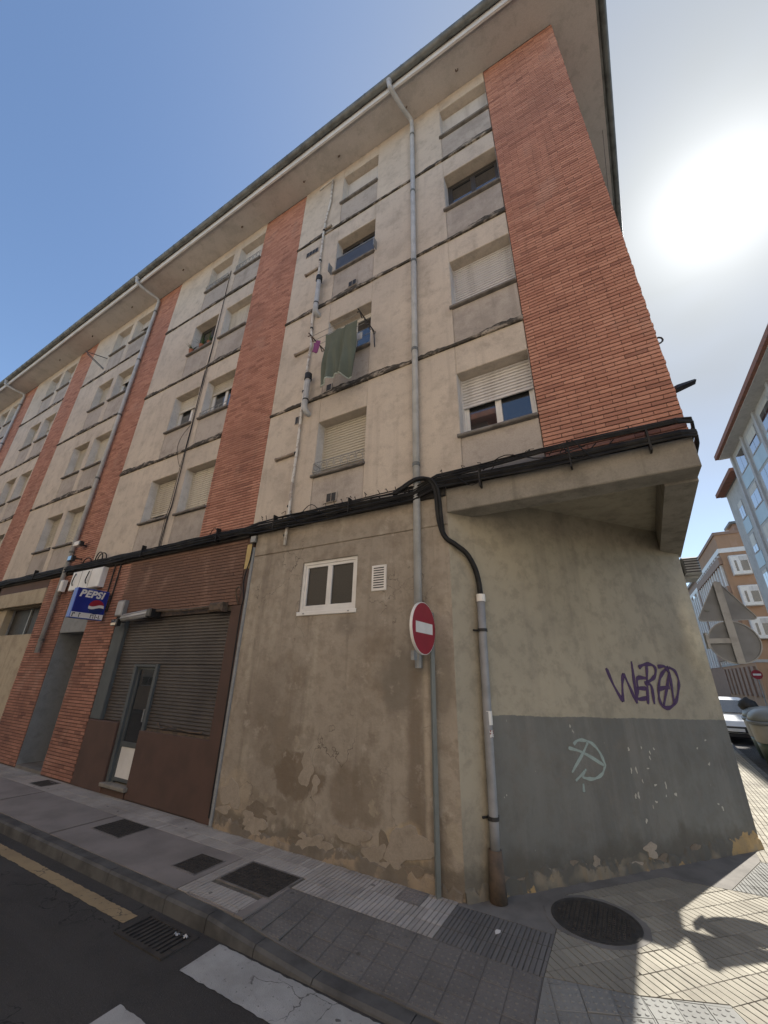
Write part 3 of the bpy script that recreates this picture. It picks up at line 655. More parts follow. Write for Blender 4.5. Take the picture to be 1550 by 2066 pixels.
# eaves: soffit, fascia, gutter, tiled roof edge
def EX(y): return 1.93 + .055 * y
MB().prism([(-45, -.72), (EX(-.72), -.72), (EX(14), 14), (-45, 14)], 14.855, 15.0).build('soffit', PL_SOF, BLD)
b = MB(); b.box(-45, EX(-.78) + .05, -.765, -.722, 14.80, 15.04); b.build('fascia', WHITE, BLD)
b = MB(); b.prism([(EX(-.72) + .002, -.721), (EX(-.72) + .045, -.721), (EX(14) + .045, 14), (EX(14) + .002, 14)], 14.86, 15.04); b.build('fascia', ZINC, BLD)
def gutter(path, nm='gutter'):
    g = MB(); vs = []; n = 9
    for p, out_ in path:
        p = Vector(p); o_ = Vector(out_)
        for k in range(n):
            a = math.pi * k / (n - 1); vs.append(p + o_ * (-math.cos(a) * .085) + Vector((0, 0, -math.sin(a) * .10)))
        for k in range(n):
            a = math.pi * (1 - k / (n - 1)); vs.append(p + o_ * (-math.cos(a) * .078) + Vector((0, 0, -math.sin(a) * .092)))
    m2 = 2 * n
    g.add(vs, [(i * m2 + k, i * m2 + (k + 1) % m2, (i + 1) * m2 + (k + 1) % m2, (i + 1) * m2 + k) for i in range(len(path) - 1) for k in range(m2)])
    return g.build(nm, ZINC, BLD, smooth=True)
gutter([((x, -.855, 15.08 + .008 * math.sin(x)), (0, -1, 0)) for x in [-45 + i * 1.0 for i in range(47)] + [EX(-.85) + .1]])
gutter([((EX(y) + .135, y, 15.08), (1, 0, 0)) for y in [-.85 + i for i in range(15)]])
for i in range(62):
    x = -28.5 + i * .5
    MB().tube([(x, -.765, 15.0), (x, -.80, 14.985), (x, -.855, 14.974), (x, -.92, 15.0), (x, -.946, 15.085)], .007, 5).build('gutter_bracket', ZINC, BLD)
TILE = plain('roof_tile', (.26, .11, .07), (.17, .085, .06), 5, .85)
b = MB(); vs = []
nx = 330
for i in range(nx + 1):
    x = -45 + 47.1 * i / nx; h = .035 * abs(math.sin(i * math.pi / 2 * .5 * 2)) if i % 2 else 0
    vs += [(x, -.80, 15.07 + h), (x, 5.5, 17.0 + h), (x, -.80, 15.045 + h)]
b.add(vs, [(3 * i, 3 * i + 3, 3 * i + 4, 3 * i + 1) for i in range(nx)] + [(3 * i + 2, 3 * i + 5, 3 * i + 3, 3 * i) for i in range(nx)]); b.build('roof', TILE, BLD)
for i, x in enumerate([-.9, -2.2, -4.2, -5.4, -7.9, -10.8, -13.9, -16.8, -19.6]):
    MB().tube([(x, -.32, 14.86), (x, -.32, 14.79), (x + .03, -.32, 14.76), (x + .05, -.32, 14.79), (x + .05, -.32, 14.83)], .012, 6).build('soffit_hook', RUST, BLD)
# downpipes
def downpipe(x, z0, neckx=None, r=.052, mat=PIPE, top=14.60):
    nx_ = neckx if neckx is not None else x - .22
    p = MB(); p.tube(smooth_path([(nx_, -.855, 14.98), (nx_, -.85, 14.86), (nx_ + .02, -.80, 14.76), (nx_ + (x - nx_) * .5, -.45, 14.66), (x - .01, -.14, 14.60), (x, -.075, 14.50)], 5) + [(x, -.075, 12), (x, -.075, z0)], r, 12)
    o = p.build('downpipe', mat, BLD, smooth=True)
    z = 14.0
    while z > z0:
        c = MB(); c.tube([(x, -.075, z - .03), (x, -.075, z + .03)], r + .008, 12); c.tube([(x, -.075, z), (x, .0, z)], .012, 6); c.build('clamp', ZINC if mat is PIPE else mat, o); z -= 2.27
    c = MB(); c.tube([(nx_, -.855, 15.0), (nx_, -.855, 14.93)], [.075, .058], 12); c.build('outlet', mat, o)
    return o
dpm = downpipe(-2.13, 2.62)
c = MB(); c.tube([(-2.13, -.075, 2.62), (-2.13, -.075, 2.42)], .064, 12); c.tube([(-2.13, -.075, 2.42), (-2.13, -.075, 2.28), (-2.13, -.075, 2.1)], [.05, .05, .046], 12); c.build('shoe', GALV, dpm)
downpipe(-12.44, 2.35); downpipe(-23.6, 2.0)
# white service pipe with PVC joints
sp = MB(); pts = [(-4.56, -.03, 14.62), (-4.55, -.035, 13.6), (-4.63, -.04, 12.9), (-4.66, -.04, 12.3), (-4.64, -.045, 10.4), (-4.66, -.045, 9.2), (-4.60, -.05, 8.6), (-4.63, -.05, 7.7), (-4.62, -.05, 5.8), (-4.63, -.055, 5.2), (-4.61, -.06, 4.5), (-4.62, -.06, 4.02)]
sp.tube(pts, .026, 10); sp.tube([(-4.56, -.03, 14.60), (-4.62, -.028, 14.62), (-4.82, -.028, 14.60), (-5.02, -.028, 14.55)], .014, 6)
spo = sp.build('service_pipe', PIPEW, BLD, smooth=True)
for (xx, za, zb) in [(-4.52, 10.42, 9.42), (-4.48, 7.50, 6.72)]:
    c = MB(); c.tube(smooth_path([(xx, -.13, za), (xx, -.13, zb + .25), (xx, -.125, zb + .08), (xx + .015, -.07, zb - .01), (xx + .02, .02, zb - .02)], 4), .055, 12); c.build('soil_pipe_elbow', PIPE, BLD, smooth=True)
    c = MB(); c.tube([(xx, -.13, za - .02), (xx, -.13, za + .12)], .074, 14); c.build('rubber_collar', DARK, BLD)
    c = MB(); c.tube([(xx, -.13, zb + .24), (xx, -.13, zb + .27)], .060, 12); c.build('pipe_ring', DARK, BLD)
for z in (12.45, 11.3, 9.05, 7.3, 5.85, 4.75, 4.2):
    MB().tube([(-4.64, -.05, z - .015), (-4.64, -.05, z + .015)], .035, 10).build('pipe_clip', DARK, BLD)
for (xa, xb, z) in [(-5.10, -4.70, 11.10), (-5.06, -4.62, 8.50), (-5.17, -4.66, 5.87), (-4.62, -4.42, 12.52)]:
    c = MB(); c.tube([(xa, -.03, z - .02), (xb, -.03, z)], .03, 8); c.tube([(xa, -.03, z - .02), (xa + .03, -.03, z - .018)], .042, 8); c.build('stub_pipe', plain('stub_' + str(round(z)), (.33, .28, .22), (.22, .17, .13), 6, .8), BLD, smooth=True)
# small vent slots
def vent_slots(x0, z0, n, w_=.075, h=.15, par=BLD):
    b = MB(); b.box(x0 - .012, x0 + n * w_ + .012, -.012, .01, z0 - .012, z0 + h + .012); o = b.build('vent_grille', PL_SP, par)
    for i in range(n): MB().box(x0 + i * w_ + .006, x0 + (i + 1) * w_ - .008, -.0165, -.0125, z0, z0 + h).build('slot', DARK, o)
vent_slots(-5.18, 11.82, 4, .095, .15); vent_slots(-3.74, 9.84, 2, .10, .14); vent_slots(-4.80, 6.58, 2, .08, .16); vent_slots(-3.84, 4.68, 2, .10, .15); vent_slots(-4.08, 7.12, 1, .12, .14)
# little railing of the first-floor window and others
def railing(x0, x1, z0, h=.22, y=-.03, scroll=True, mat=GALV):
    b = MB()
    for zz in (z0 + .03, z0 + h): b.tube([(x0, .2, zz), (x0, y, zz), (x1, y, zz), (x1, .2, zz)], .007, 6)
    n = int((x1 - x0) / .135)
    for i in range(n + 1):
        x = x0 + (x1 - x0) * i / n; b.tube([(x, y, z0 + .03), (x, y, z0 + h)], .006, 5)
        if scroll and i < n:
            w_ = (x1 - x0) / n; b.tube([(x + w_ * (.5 + .36 * math.cos(a * .6)), y, z0 + .03 + (h - .03) * (.5 + .34 * math.sin(a * .6))) for a in range(10)], .005, 5)
    b.build('railing', mat, BLD)
railing(-4.19, -3.13, 5.29); railing(-9.53, -8.5, 13.29, .2); railing(-8.15, -7.13, 13.29, .25); railing(-8.15, -7.13, 7.91, .12, scroll=False)
# glass guard on the third-floor window
b = MB(); b.box(-4.19, -3.13, .03, .036, 10.64, 11.12); gg = b.build('glass_guard', plain('smoked_screen', (.07, .072, .078), (.05, .052, .056), 4, .3), BLD)
MB().box(-4.29, -4.27, -.13, .0, 10.60, 10.86).build('guard_side', GALV, gg); MB().box(-3.07, -3.05, -.13, .0, 10.60, 10.86).build('guard_side', GALV, gg); MB().box(-4.19, -3.13, .02, .045, 11.121, 11.145).build('guard_rail', GALV, gg)

# ------------------------------------------------------------------ ground floor
def wall_with_hole(x0, x1, z0, z1, holes, mat, name, y0=0., y1=.32, parent=BLD):
    b = MB(); xs = sorted({x0, x1, *[h[0] for h in holes], *[h[1] for h in holes]})
    for a, c in zip(xs, xs[1:]):
        hs = sorted([h for h in holes if h[0] <= a and h[1] >= c], key=lambda h: h[2]); z = z0
        for h in hs:
            if h[2] > z: b.box(a, c, y0, y1, z, h[2])
            z = h[3]
        if z < z1: b.box(a, c, y0, y1, z, z1)
    return b.build(name, mat, parent)
wall_with_hole(-5.375, -1.70, 0, 3.92, [(-4.21, -3.15, 2.885, 3.675)], PL_GR, 'ground_wall')
MB().bev(-5.375, -1.70, -.012, .32, 3.925, 4.449, .010).build('ground_wall_band', PL_GR, BLD)
# rough broken plaster foot along the wall
def foot(p0, p1, mat, seed, h0=.10):
    rr = random.Random(seed); d = Vector(p1) - Vector(p0); L = d.length; d.normalize(); nn = Vector((d.y, -d.x, 0)); n = int(L / .05); b = MB(); vs = []
    for i in range(n + 1):
        s = L * i / n; hh = h0 + .05 * math.sin(s * 2.3 + seed) + rr.uniform(-.035, .05); o_ = .012 + .014 * rr.random()
        for (off, z) in ((o_ * 1.6, -.01), (o_ * 1.2, hh * .4), (o_ * .8, hh * .8), (-.004, hh)): 
            p = Vector(p0) + d * s + nn * off; vs.append((p.x, p.y, z))
    b.add(vs, [(4 * i + k, 4 * i + k + 1, 4 * i + k + 5, 4 * i + k + 4) for i in range(n) for k in range(3)]); return b.build('plaster_foot', mat, BLD)
foot((-5.3, 0, 0), (-1.72, 0, 0), PL_GR, 2); foot(tuple(CA), tuple(CB), PL_CH, 5, .12)
def chp(u, z, off=.0035): p = CA + CU * u + CN * off; return Vector((p.x, p.y, z))
FLK = m_plaster('plaster_flake', (.375, .325, .262), (.325, .28, .225), (.23, .195, .15), .3, 12.3); FLK2 = m_plaster('plaster_flake_dark', (.24, .20, .155), (.20, .165, .125), (.14, .115, .09), .3, 2.9)
def flake(fn, u, z, ru, rz, th, mat, seed):
    rr = random.Random(seed); n = 22; b = MB(); o1 = []; o2 = []
    ph = [rr.uniform(0, 6.28) for _ in range(4)]
    for k in range(n):
        a = 2 * math.pi * k / n; q = 1 + .28 * math.sin(2 * a + ph[0]) + .2 * math.sin(3 * a + ph[1]) + .12 * math.sin(5 * a + ph[2]) + rr.uniform(-.08, .08)
        o1.append(fn(u + ru * q * math.cos(a), max(.004, z + rz * q * math.sin(a)), -.002)); o2.append(fn(u + ru * q * .96 * math.cos(a), max(.006, z + rz * q * .95 * math.sin(a)), th))
    b.add(o1 + o2, [tuple(range(n, 2 * n))] + [(k, (k + 1) % n, n + (k + 1) % n, n + k) for k in range(n)]); return b.build('plaster_flake', mat, BLD)
wf = lambda u, z, o: (u, -o, z)
cf = lambda u, z, o: tuple(chp(u, z, o))
rr = random.Random(31)
for k in range(26):
    u = rr.uniform(-5.25, -1.85); z = abs(rr.gauss(.10, .13)) + .03; flake(wf, u, z, rr.uniform(.05, .22), rr.uniform(.03, .10), rr.uniform(.004, .011), FLK if rr.random() < .6 else FLK2, k)
flake(wf, -3.78, .86, .13, .16, .004, FLK, 77); flake(wf, -3.62, .72, .07, .09, .005, FLK, 78); flake(wf, -2.32, .33, .24, .20, .007, FLK, 79); flake(wf, -5.1, .42, .16, .2, .006, FLK, 80); flake(wf, -2.6, .22, .10, .16, .005, FLK2, 81)
for k in range(16):
    u = rr.uniform(.45, 4.3); flake(cf, u, abs(rr.gauss(.05, .07)) + .02, rr.uniform(.05, .18), rr.uniform(.02, .07), rr.uniform(.004, .01), FLK if rr.random() < .45 else FLK2, 100 + k)
WSPOT = plain('chipped_white', (.45, .43, .37), None, 20, .9)
for k in range(22):
    flake(cf, rr.choice([2.75, 3.0, 3.9, 2.6]) + rr.gauss(0, .12), rr.uniform(.35, 1.4), rr.uniform(.006, .02), rr.uniform(.008, .035), .0015, WSPOT, 200 + k)
wg = window(-4.21, -3.15, 2.885, 3.675, 0, y=.075, panes=2, gm=MESHG, sill=False, reveal=False, fw_=.05)
MB().bev(-4.23, -3.13, -.02, .02, 2.825, 2.884, .006).build('sill', WHITE, wg)
for sx in (-4.10, -3.27): MB().box(sx, sx + .03, -.026, -.019, 2.845, 2.862).build('drain_slot', GALV, wg)
# louvred vent
vn = MB(); vn.bev(-2.885, -2.645, -.016, .005, 3.10, 3.47, .008); vo = vn.build('louvre_vent', SIGNW, BLD)
for i in range(9): MB().box(-2.85, -2.68, -.0175, -.0165, 3.14 + i * .035, 3.156 + i * .035).build('slot', DARK, vo)
# chamfered corner wall
b = MB(); inn = -CN * .3
q = [(CA.x, CA.y), (CB.x, CB.y), (CB.x + inn.x, CB.y + inn.y), (CA.x + inn.x + .2, CA.y + inn.y + .2)]
b.prism(q, 0, 4.41); b.build('chamfer_wall', PL_CH, BLD)
MB().prism([(CB.x, CB.y + .002), (1.10 + .048 * 14, 14), (1.0, 14), (CB.x - .2, CB.y + .02)], 0, 4.40).build('side_wall_ground', PL_CH, BLD)
# overhang: front beam, side beam, ceiling
MB().prism([(-1.695, .003), (1.06, .003), (1.16, 3.6), (1.0, 3.6)], 4.41, 4.449).build('overhang_ceiling', PL_CH, BLD)
b = MB(); vs = []
rr = random.Random(2)
b.bev(-1.705, 1.105, -.022, .30, 4.09, 4.449, .012); b.build('front_beam', CONC, BLD)
MB().prism([(.80, .302), (1.112, .302), (1.10 + .048 * 3.7, 3.7), (.96, 3.7)], 4.06, 4.448).build('side_beam', CONC, BLD)
# bar front: brown tiled lintel, jambs, roller shutter, door
for nm, z0, z1, x0, x1 in [('lintel_brickwork', 3.09, 4.30, -9.40, -5.60)]:
    b = MB()
    for q in courses(x0, x1, z0, z1, seed=21): b.bev(*q, .003)
    stuff(b.build(nm, BRICK_B, BLD)); MB().box(x0, x1, .013, .32, z0 + .004, z1).build('mortar_backing', BRICK_BW, BLD)
MB().bev(-5.76, -5.43, .0, .9, 0, 3.085, .01).build('jamb', BRICK_BW, BLD)
MB().bev(-5.59, -5.43, .0, .32, 3.087, 4.44, .01).build('jamb_top', BRICK_BW, BLD)
MB().bev(-5.59, -5.46, -.012, .0, 3.72, 4.18, .004).build('yellow_patch', plain('yellow_patch', (.52, .40, .17), (.45, .34, .15), 5, .8), BLD)
MB().bev(-5.43, -5.376, -.03, .3, 0, 4.10, .01).build('trim_strip', GREYP, BLD)
MB().bev(-7.66, -5.765, .03, .9, 0, 1.02, .01).build('stall_riser', BRICK_BW, BLD)
MB().bev(-9.38, -8.34, .0, .9, 0, 1.10, .012).build('stall_riser', BRICK_BW, BLD)
SLATE = plain('slate_grey_paint', (.085, .098, .102), (.065, .075, .08), 2, .7, bump=.15)
def roller(x0, x1, z0, z1, y, name='roller_shutter'):
    b = MB(); pr = []; n = int((z1 - z0) / .055); h = (z1 - z0) / n
    for i in range(n): pr += [(y, z0 + i * h), (y - .016, z0 + i * h + h * .3), (y - .016, z0 + i * h + h * .7), (y, z0 + i * h + h * .95)]
    pr.append((y, z1)); vs = []
    for yy, zz in pr: vs += [(x0, yy, zz), (x1, yy, zz)]
    b.add(vs, [(2 * i, 2 * i + 1, 2 * i + 3, 2 * i + 2) for i in range(len(pr) - 1)]); return b.build(name, plain('roller_steel', (.105, .093, .085), (.078, .07, .065), 2, .5, .25), BLD)
MB().bev(-9.38, -9.0, .01, .9, 1.105, 3.085, .012).build('side_panel', SLATE, BLD)
ro = roller(-7.62, -5.77, 1.06, 2.11, .10); roller(-9.0, -5.77, 2.115, 3.0, .10); roller(-9.0, -8.34, 1.10, 2.11, .10)
MB().box(-7.50, -5.77, .06, .12, 1.02, 1.06).build('bottom_rail', RUST, ro)
MB().tube([(-7.2, .05, 1.16), (-7.05, .03, 1.08), (-6.85, .05, 1.13), (-6.3, .045, 1.09), (-6.0, .05, 1.1)], .012, 6).build('shutter_chain', RUST, ro)
MB().box(-8.33, -5.77, .02, .25, 3.0, 3.085).build('shutter_box', RUST, BLD)
MB().bev(-7.64, -7.56, .04, .2, 1.0, 2.12, .006).build('door_post', SLATE, BLD)
MB().bev(-8.335, -8.25, .04, .2, .17, 2.12, .006).build('door_post', SLATE, BLD)
MB().box(-8.25, -7.64, .04, .2, 2.07, 2.112).build('door_transom', SLATE, BLD)
dr = MB(); 
for q in [(-8.25, -8.19, .17, 2.07), (-7.71, -7.64, .17, 2.07), (-8.19, -7.71, 2.02, 2.07), (-8.19, -7.71, .72, .80), (-8.19, -7.71, .2, .25)]: dr.box(q[0], q[1], .09, .14, q[2], q[3])
dro = dr.build('door', SLATE, BLD)
MB().box(-8.19, -7.71, .11, .12, .80, 2.02).build('pane', GLASS, dro); MB().box(-8.19, -7.71, .102, .13, .25, .72).build('kick_panel', WHITE, dro); MB().tube([(-7.68, .10, 1.15), (-7.68, .05, 1.15), (-7.68, .05, 1.35), (-7.68, .10, 1.35)], .012, 6).build('handle', GALV, dro)
MB().bev(-8.36, -7.60, -.05, .3, .11, .168, .012).build('doorstep', CONC, BLD); MB().box(-8.34, -7.66, .02, .9, 0, .109).build('stall_riser', BRICK_BW, BLD)
# brick piers
b = MB()
for (x0, x1, z0, z1) in [(-10.62, -9.385, .02, 4.30), (-13.34, -11.83, .02, 4.30)]:
    for q in courses(x0, x1, z0, z1, seed=int(x0 * 10)): b.bev(*q, .003)
    MB().box(x0, x1, .014, 1.4, 0, 4.31).build('mortar_backing', MORTAR, BLD)
stuff(b.build('pier_brickwork', BRICK_G, BLD))
MB().box(-9.40, -5.60, .0, .32, 4.302, 4.449).build('lintel_cap', BRICK_BW, BLD)
MB().box(-13.34, -9.385, .0, .32, 4.312, 4.449).build('lintel_cap', CONC, BLD)
# entrance: grey panel, reveal, dark door, step
MB().bev(-11.828, -10.622, .01, 1.0, 2.80, 4.31, .01).build('entrance_panel', GREYP, BLD)
MB().box(-11.829, -11.815, .02, 1.35, .0, 2.80).build('entrance_reveal', GREYP, BLD); MB().box(-10.635, -10.621, .02, 1.35, 0, 2.80).build('entrance_reveal', GREYP, BLD)
MB().box(-11.815, -10.635, .02, 1.38, 0, .06).build('entrance_step', CEMENT, BLD)
ed = MB()
for q in [(-11.81, -11.72), (-10.73, -10.64), (-11.25, -11.19)]: ed.box(q[0], q[1], 1.25, 1.32, .06, 2.72)
ed.box(-11.72, -10.73, 1.25, 1.32, 2.62, 2.72); ed.box(-11.72, -10.73, 1.25, 1.32, .06, .35); edo = ed.build('door', BROWNW, BLD)
MB().box(-11.72, -10.73, 1.28, 1.29, .35, 2.62).build('pane', GLASS, edo)
# garage / premises on the far left
wall_with_hole(-16.6, -13.345, 0, 3.62, [(-15.9, -13.42, 2.85, 3.60)], CREAM, 'premises_wall', .12, .4)
MB().bev(-17.2, -13.345, -.03, .4, 3.625, 4.05, .012).build('premises_lintel', CREAM, BLD); MB().box(-17.2, -13.345, .0, .32, 4.052, 4.449).build('lintel_cap', BRICK_BW, BLD)
MB().box(-15.9, -13.42, .33, .36, 2.85, 3.60).build('pane', MESHG, BLD)
for x in (-15.9, -14.7, -13.47): MB().box(x, x + .05, .28, .33, 2.85, 3.60).build('window_bar', GALV, BLD)
MB().box(-45, -16.6, 0, .4, 0, 4.449).build('ground_wall_far', CREAM, BLD)
# dirty ledge under the cables
b = MB(); rr = random.Random(9)
LEDG = plain('ledge_soot', (.035, .032, .028), (.012, .011, .010), 3.2, .9, bump=.5)
for (x0, x1, za, zb, pr) in [(-45, -9.6, 4.30, 4.45, .05), (-9.6, -5.55, 4.31, 4.45, .045), (-5.55, -1.71, 4.34, 4.50, .06), (-1.70, 1.10, 4.455, 4.52, .03)]:
    MB().bev(x0, x1, -pr, -.0125 if x0 > -6 and x0 < -2 else -.001, za, zb, .012).build('cable_ledge', LEDG, BLD)

def soft_paint(base, amt):
    t = NT(base.name + '_spray'); a = t.n('ShaderNodeAttribute', attribute_name='soft').outputs['Fac']
    src = base.node_tree.nodes['Principled BSDF']; mx = [n for n in base.node_tree.nodes if n.type == 'MIX'][0]
    t.fin(t.mix(t.noise(12, 4), tuple(mx.inputs[6].default_value)[:3], tuple(mx.inputs[7].default_value)[:3]), .75)
    cov = t.math('MULTIPLY', t.ramp(t.math('ADD', a, t.math('MULTIPLY', t.math('SUBTRACT', t.noise(55, 3), .5), .55)), .12, .62), amt)
    ms = t.n('ShaderNodeMixShader'); tr = t.n('ShaderNodeBsdfTransparent'); t.put(ms.inputs[0], cov); t.t.links.new(tr.outputs[0], ms.inputs[1]); t.t.links.new(t.b.outputs[0], ms.inputs[2]); t.t.links.new(ms.outputs[0], t.t.nodes['Material Output'].inputs[0])
    return t.m
def strokes(name, lines, mat, w_, amt=.95):
    b = MB(); rr = random.Random(4); at = []
    for li, L in enumerate(lines):
        pts = smooth_path([(u, z, 0) for u, z in L], 5); off = .003 + .0006 * li; vs = []
        for i, p in enumerate(pts):
            d = (pts[min(i + 1, len(pts) - 1)] - pts[max(i - 1, 0)]).normalized(); nn = Vector((-d.y, d.x, 0)); ww = w_ * (1 + .25 * math.sin(i * .9 + li)); end = .4 if i in (0, len(pts) - 1) else 1
            for s_, al in ((-.85, 0), (-.42, .9), (.42, .9), (.85, 0)): q = p + nn * ww * s_; vs.append(chp(q.x, q.y, off)); at.append(al * end)
        b.add(vs, [(4 * i + k, 4 * i + k + 1, 4 * i + k + 5, 4 * i + k + 4) for i in range(len(pts) - 1) for k in range(3)])
    o = b.build(name, soft_paint(mat, amt), BLD); o.data.attributes.new('soft', 'FLOAT', 'POINT').data.foreach_set('value', at); return o
GR = [[(2.36, 2.17), (2.44, 1.95), (2.55, 1.75)], [(2.55, 1.75), (2.60, 1.97), (2.66, 2.11)], [(2.66, 2.11), (2.73, 1.92), (2.80, 1.73)], [(2.80, 1.73), (2.83, 2.0), (2.86, 2.27)],
      [(3.10, 2.05), (2.91, 2.05), (2.87, 1.92), (2.83, 1.79), (3.01, 1.80)], [(2.87, 1.92), (3.04, 1.92)],
      [(3.0, 1.72), (3.07, 1.98), (3.14, 2.22)], [(2.97, 2.19), (3.08, 2.23), (3.22, 2.24), (3.30, 2.19), (3.26, 2.09), (3.14, 2.02), (3.02, 1.98)], [(3.05, 1.98), (3.14, 1.95), (3.12, 1.72)],
      [(3.58, 2.21), (3.69, 2.16), (3.72, 2.04), (3.67, 1.91), (3.56, 1.76), (3.41, 1.68), (3.28, 1.69), (3.24, 1.78), (3.27, 1.91), (3.35, 2.06), (3.47, 2.16), (3.58, 2.21)], [(3.57, 2.15), (3.44, 1.93), (3.29, 1.70)], [(3.57, 2.15), (3.54, 1.93), (3.51, 1.72)], [(3.27, 1.91), (3.41, 1.94), (3.50, 1.94)], [(3.35, 2.21), (3.49, 2.22), (3.56, 2.14)]]
g = strokes('graffiti', GR, PURP, .034); g['label'] = 'purple spray-painted lettering WERO with an encircled A'
GT = [[(1.60, 1.28), (1.67, 1.32), (1.77, 1.32), (1.90, 1.28), (1.99, 1.19), (2.04, 1.08), (2.04, 1.04), (1.98, .96), (1.87, .92), (1.75, .92), (1.67, .95), (1.74, 1.02)], [(1.51, 1.25), (1.73, 1.19), (2.04, 1.04)], [(1.83, 1.30), (1.73, 1.19), (1.51, .99)], [(1.55, .91), (1.72, 1.0)], [(1.66, .88), (1.65, .79)]]
g = strokes('graffiti', GT, TEAL, .026, .75); g['label'] = 'faint pale teal circle sprayed on the grey dado'

# ------------------------------------------------------------------ cables on the facade
CBR = empty('cable_bundle', (-5, 0, 4.4), 'thick bundle of black cables running along the first-floor ledge of the facade', 'cables')
rr = random.Random(17)
for k in range(13):
    z0 = 4.34 + .019 * k + rr.uniform(-.01, .01); y0 = -.075 - rr.uniform(0, .045); ph = rr.uniform(0, 6); r = rr.choice([.009, .011, .014, .018])
    pts = []; x = -34.0; xe = 1.07 - rr.random() * .04
    while x < xe:
        tight = 1 if x > -5.6 else .62
        zz = 4.42 + (z0 - 4.44) * tight + .012 * math.sin(x * 1.9 + ph) + .008 * math.sin(x * 5.1 + 2 * ph)
        if x > -1.8: zz = 4.535 + (z0 - 4.44) * (.95 - .12 * (x + 1.8)) + .006 * math.sin(x * 3 + ph) + (.05 if k > 7 else -.055) * min(1, (x + 1.8) / 1.5)
        pts.append((x, y0 - (.01 if x > -5 else 0), zz)); x += .35
    pts += [(1.135, -.06 + .01 * math.sin(ph), pts[-1][2]), (1.175, .15, pts[-1][2] + .01), (1.18 + .048 * 1.5, 1.5, pts[-1][2]), (1.18 + .048 * 8, 8, pts[-1][2] - .02)]
    MB().tube(pts, r, 6).build('cable', CABLE, CBR)
for k, (x, s, hh) in enumerate([(-11.3, .25, .16), (-10.75, .2, .24), (-10.6, .25, .20), (-2.35, .16, .13), (-2.2, .12, .1), (.2, .1, .05)]):
    MB().tube(smooth_path([(x - s, -.10, 4.42), (x - s * .7, -.11, 4.45 + hh * .7), (x, -.12, 4.45 + hh), (x + s * .6, -.11, 4.45 + hh * .7), (x + s * .8, -.10, 4.42)], 5), .013, 6).build('cable_loop', CABLE, CBR)
for i in range(9):
    x = rr.uniform(-7.5, .4); L_ = rr.uniform(.5, 1.3); zt = 4.58 if x < -1.8 else 4.66
    MB().tube(smooth_path([(x, -.11, zt - .1), (x + L_ * .25, -.13, zt + rr.uniform(-.08, .06)), (x + L_ * .6, -.13, zt - rr.uniform(.12, .3)), (x + L_, -.10, zt - .08)], 5), .007, 5).build('loose_wire', CABLE, CBR)
for x in (-28, -20, -14.2, -8.9, -6.4, -4.9, -3.3, -1.2, -.1, .7): MB().box(x, x + .02, -.135, -.04, 4.33, 4.60).build('cable_tie', CABLE, CBR)
for i in range(26):
    x = rr.uniform(-5.3, 1.0); z = 4.6 if x < -1.8 else 4.68
    MB().tube([(x, -.08, z - .03), (x + rr.uniform(-.03, .03), -.10, z + rr.uniform(.0, .05)), (x + rr.uniform(-.06, .06), -.11, z + rr.uniform(-.02, .03))], .006, 5).build('cable_end', CABLE, CBR)
# vertical thin cables down bay 2
c = empty('drop_cable', (-8.3, -.03, 4.5), 'thin black cables dropping down the facade between the paired windows left of the brick strip', 'cables')
for dx, ph in ((0, 0), (.035, 2), (-.03, 4)):
    MB().tube([(-8.36 + dx + .02 * math.sin(z * 1.3 + ph) - .05 * (z < 5.4), -.025 - .005 * ph / 4, z) for z in [4.5 + .25 * i for i in range(int(37 - 4 * ph))]], .010 if ph == 0 else .006, 6).build('cable', CABLE, c)
MB().tube(smooth_path([(-8.42, -.03, 7.75), (-8.62, -.06, 7.45), (-8.68, -.06, 7.15), (-8.55, -.05, 6.8), (-8.42, -.03, 6.55)], 5), .006, 5).build('cable_loop', CABLE, c)
c = empty('drop_cable', (-5.42, -.05, 2.0), 'thin cable hanging down the trim beside the shuttered bar front', 'cables')
MB().tube(smooth_path([(-5.40, -.06, 4.32), (-5.42, -.045, 3.9), (-5.50, -.045, 3.5), (-5.44, -.04, 3.2), (-5.46, -.04, 2.9), (-5.44, -.036, 1.6), (-5.43, -.036, .1)], 5), .011, 6).build('cable', CABLE, c)
MB().bev(-5.46, -5.34, -.08, -.031, 4.18, 4.30, .008).build('junction_box', GALV, c)
# big loop of cable going into the conduit
BC = empty('corner_conduit', (-1.45, .2, 0), 'grey corner conduit with a thick black cable looping into its top', 'conduit')
pp = [(-2.50, -.10, 4.50), (-2.35, -.12, 4.56), (-2.12, -.15, 4.63), (-1.93, -.13, 4.60), (-1.83, -.10, 4.42), (-1.81, -.06, 4.0), (-1.74, -.045, 3.74)]
def chq(u, z, off): p = chp(u, z, off); return (p.x, p.y, p.z)
pp += [chq(.06, 3.63, .05), chq(.22, 3.52, .06), chq(.33, 3.34, .06), chq(.375, 3.15, .065), chq(.385, 2.94, .07)]
MB().tube(smooth_path(pp, 6), .034, 10).build('black_cable', CABLE, BC, smooth=True)
MB().tube(smooth_path([(q[0] + .05, q[1] - .02, q[2] - .015) if i < 6 else q for i, q in enumerate(pp)], 6), .022, 8).build('black_cable', CABLE, BC, smooth=True)
cp = [chq(.385, 2.97, .07), chq(.37, 2.4, .07), chq(.36, 1.85, .07), chq(.35, 1.3, .07), chq(.335, .6, .075), chq(.325, .35, .075)]
MB().tube(cp, .050, 12).build('conduit_pipe', PIPED, BC, smooth=True)
MB().tube([chq(.325, .40, .075), chq(.32, .0, .085)], [.068, .088], 12).build('rusty_boot', RUST, BC, smooth=True)
MB().tube([chq(.385, 2.90, .07), chq(.386, 2.99, .07)], .057, 12).build('conduit_collar', SIGNW, BC)
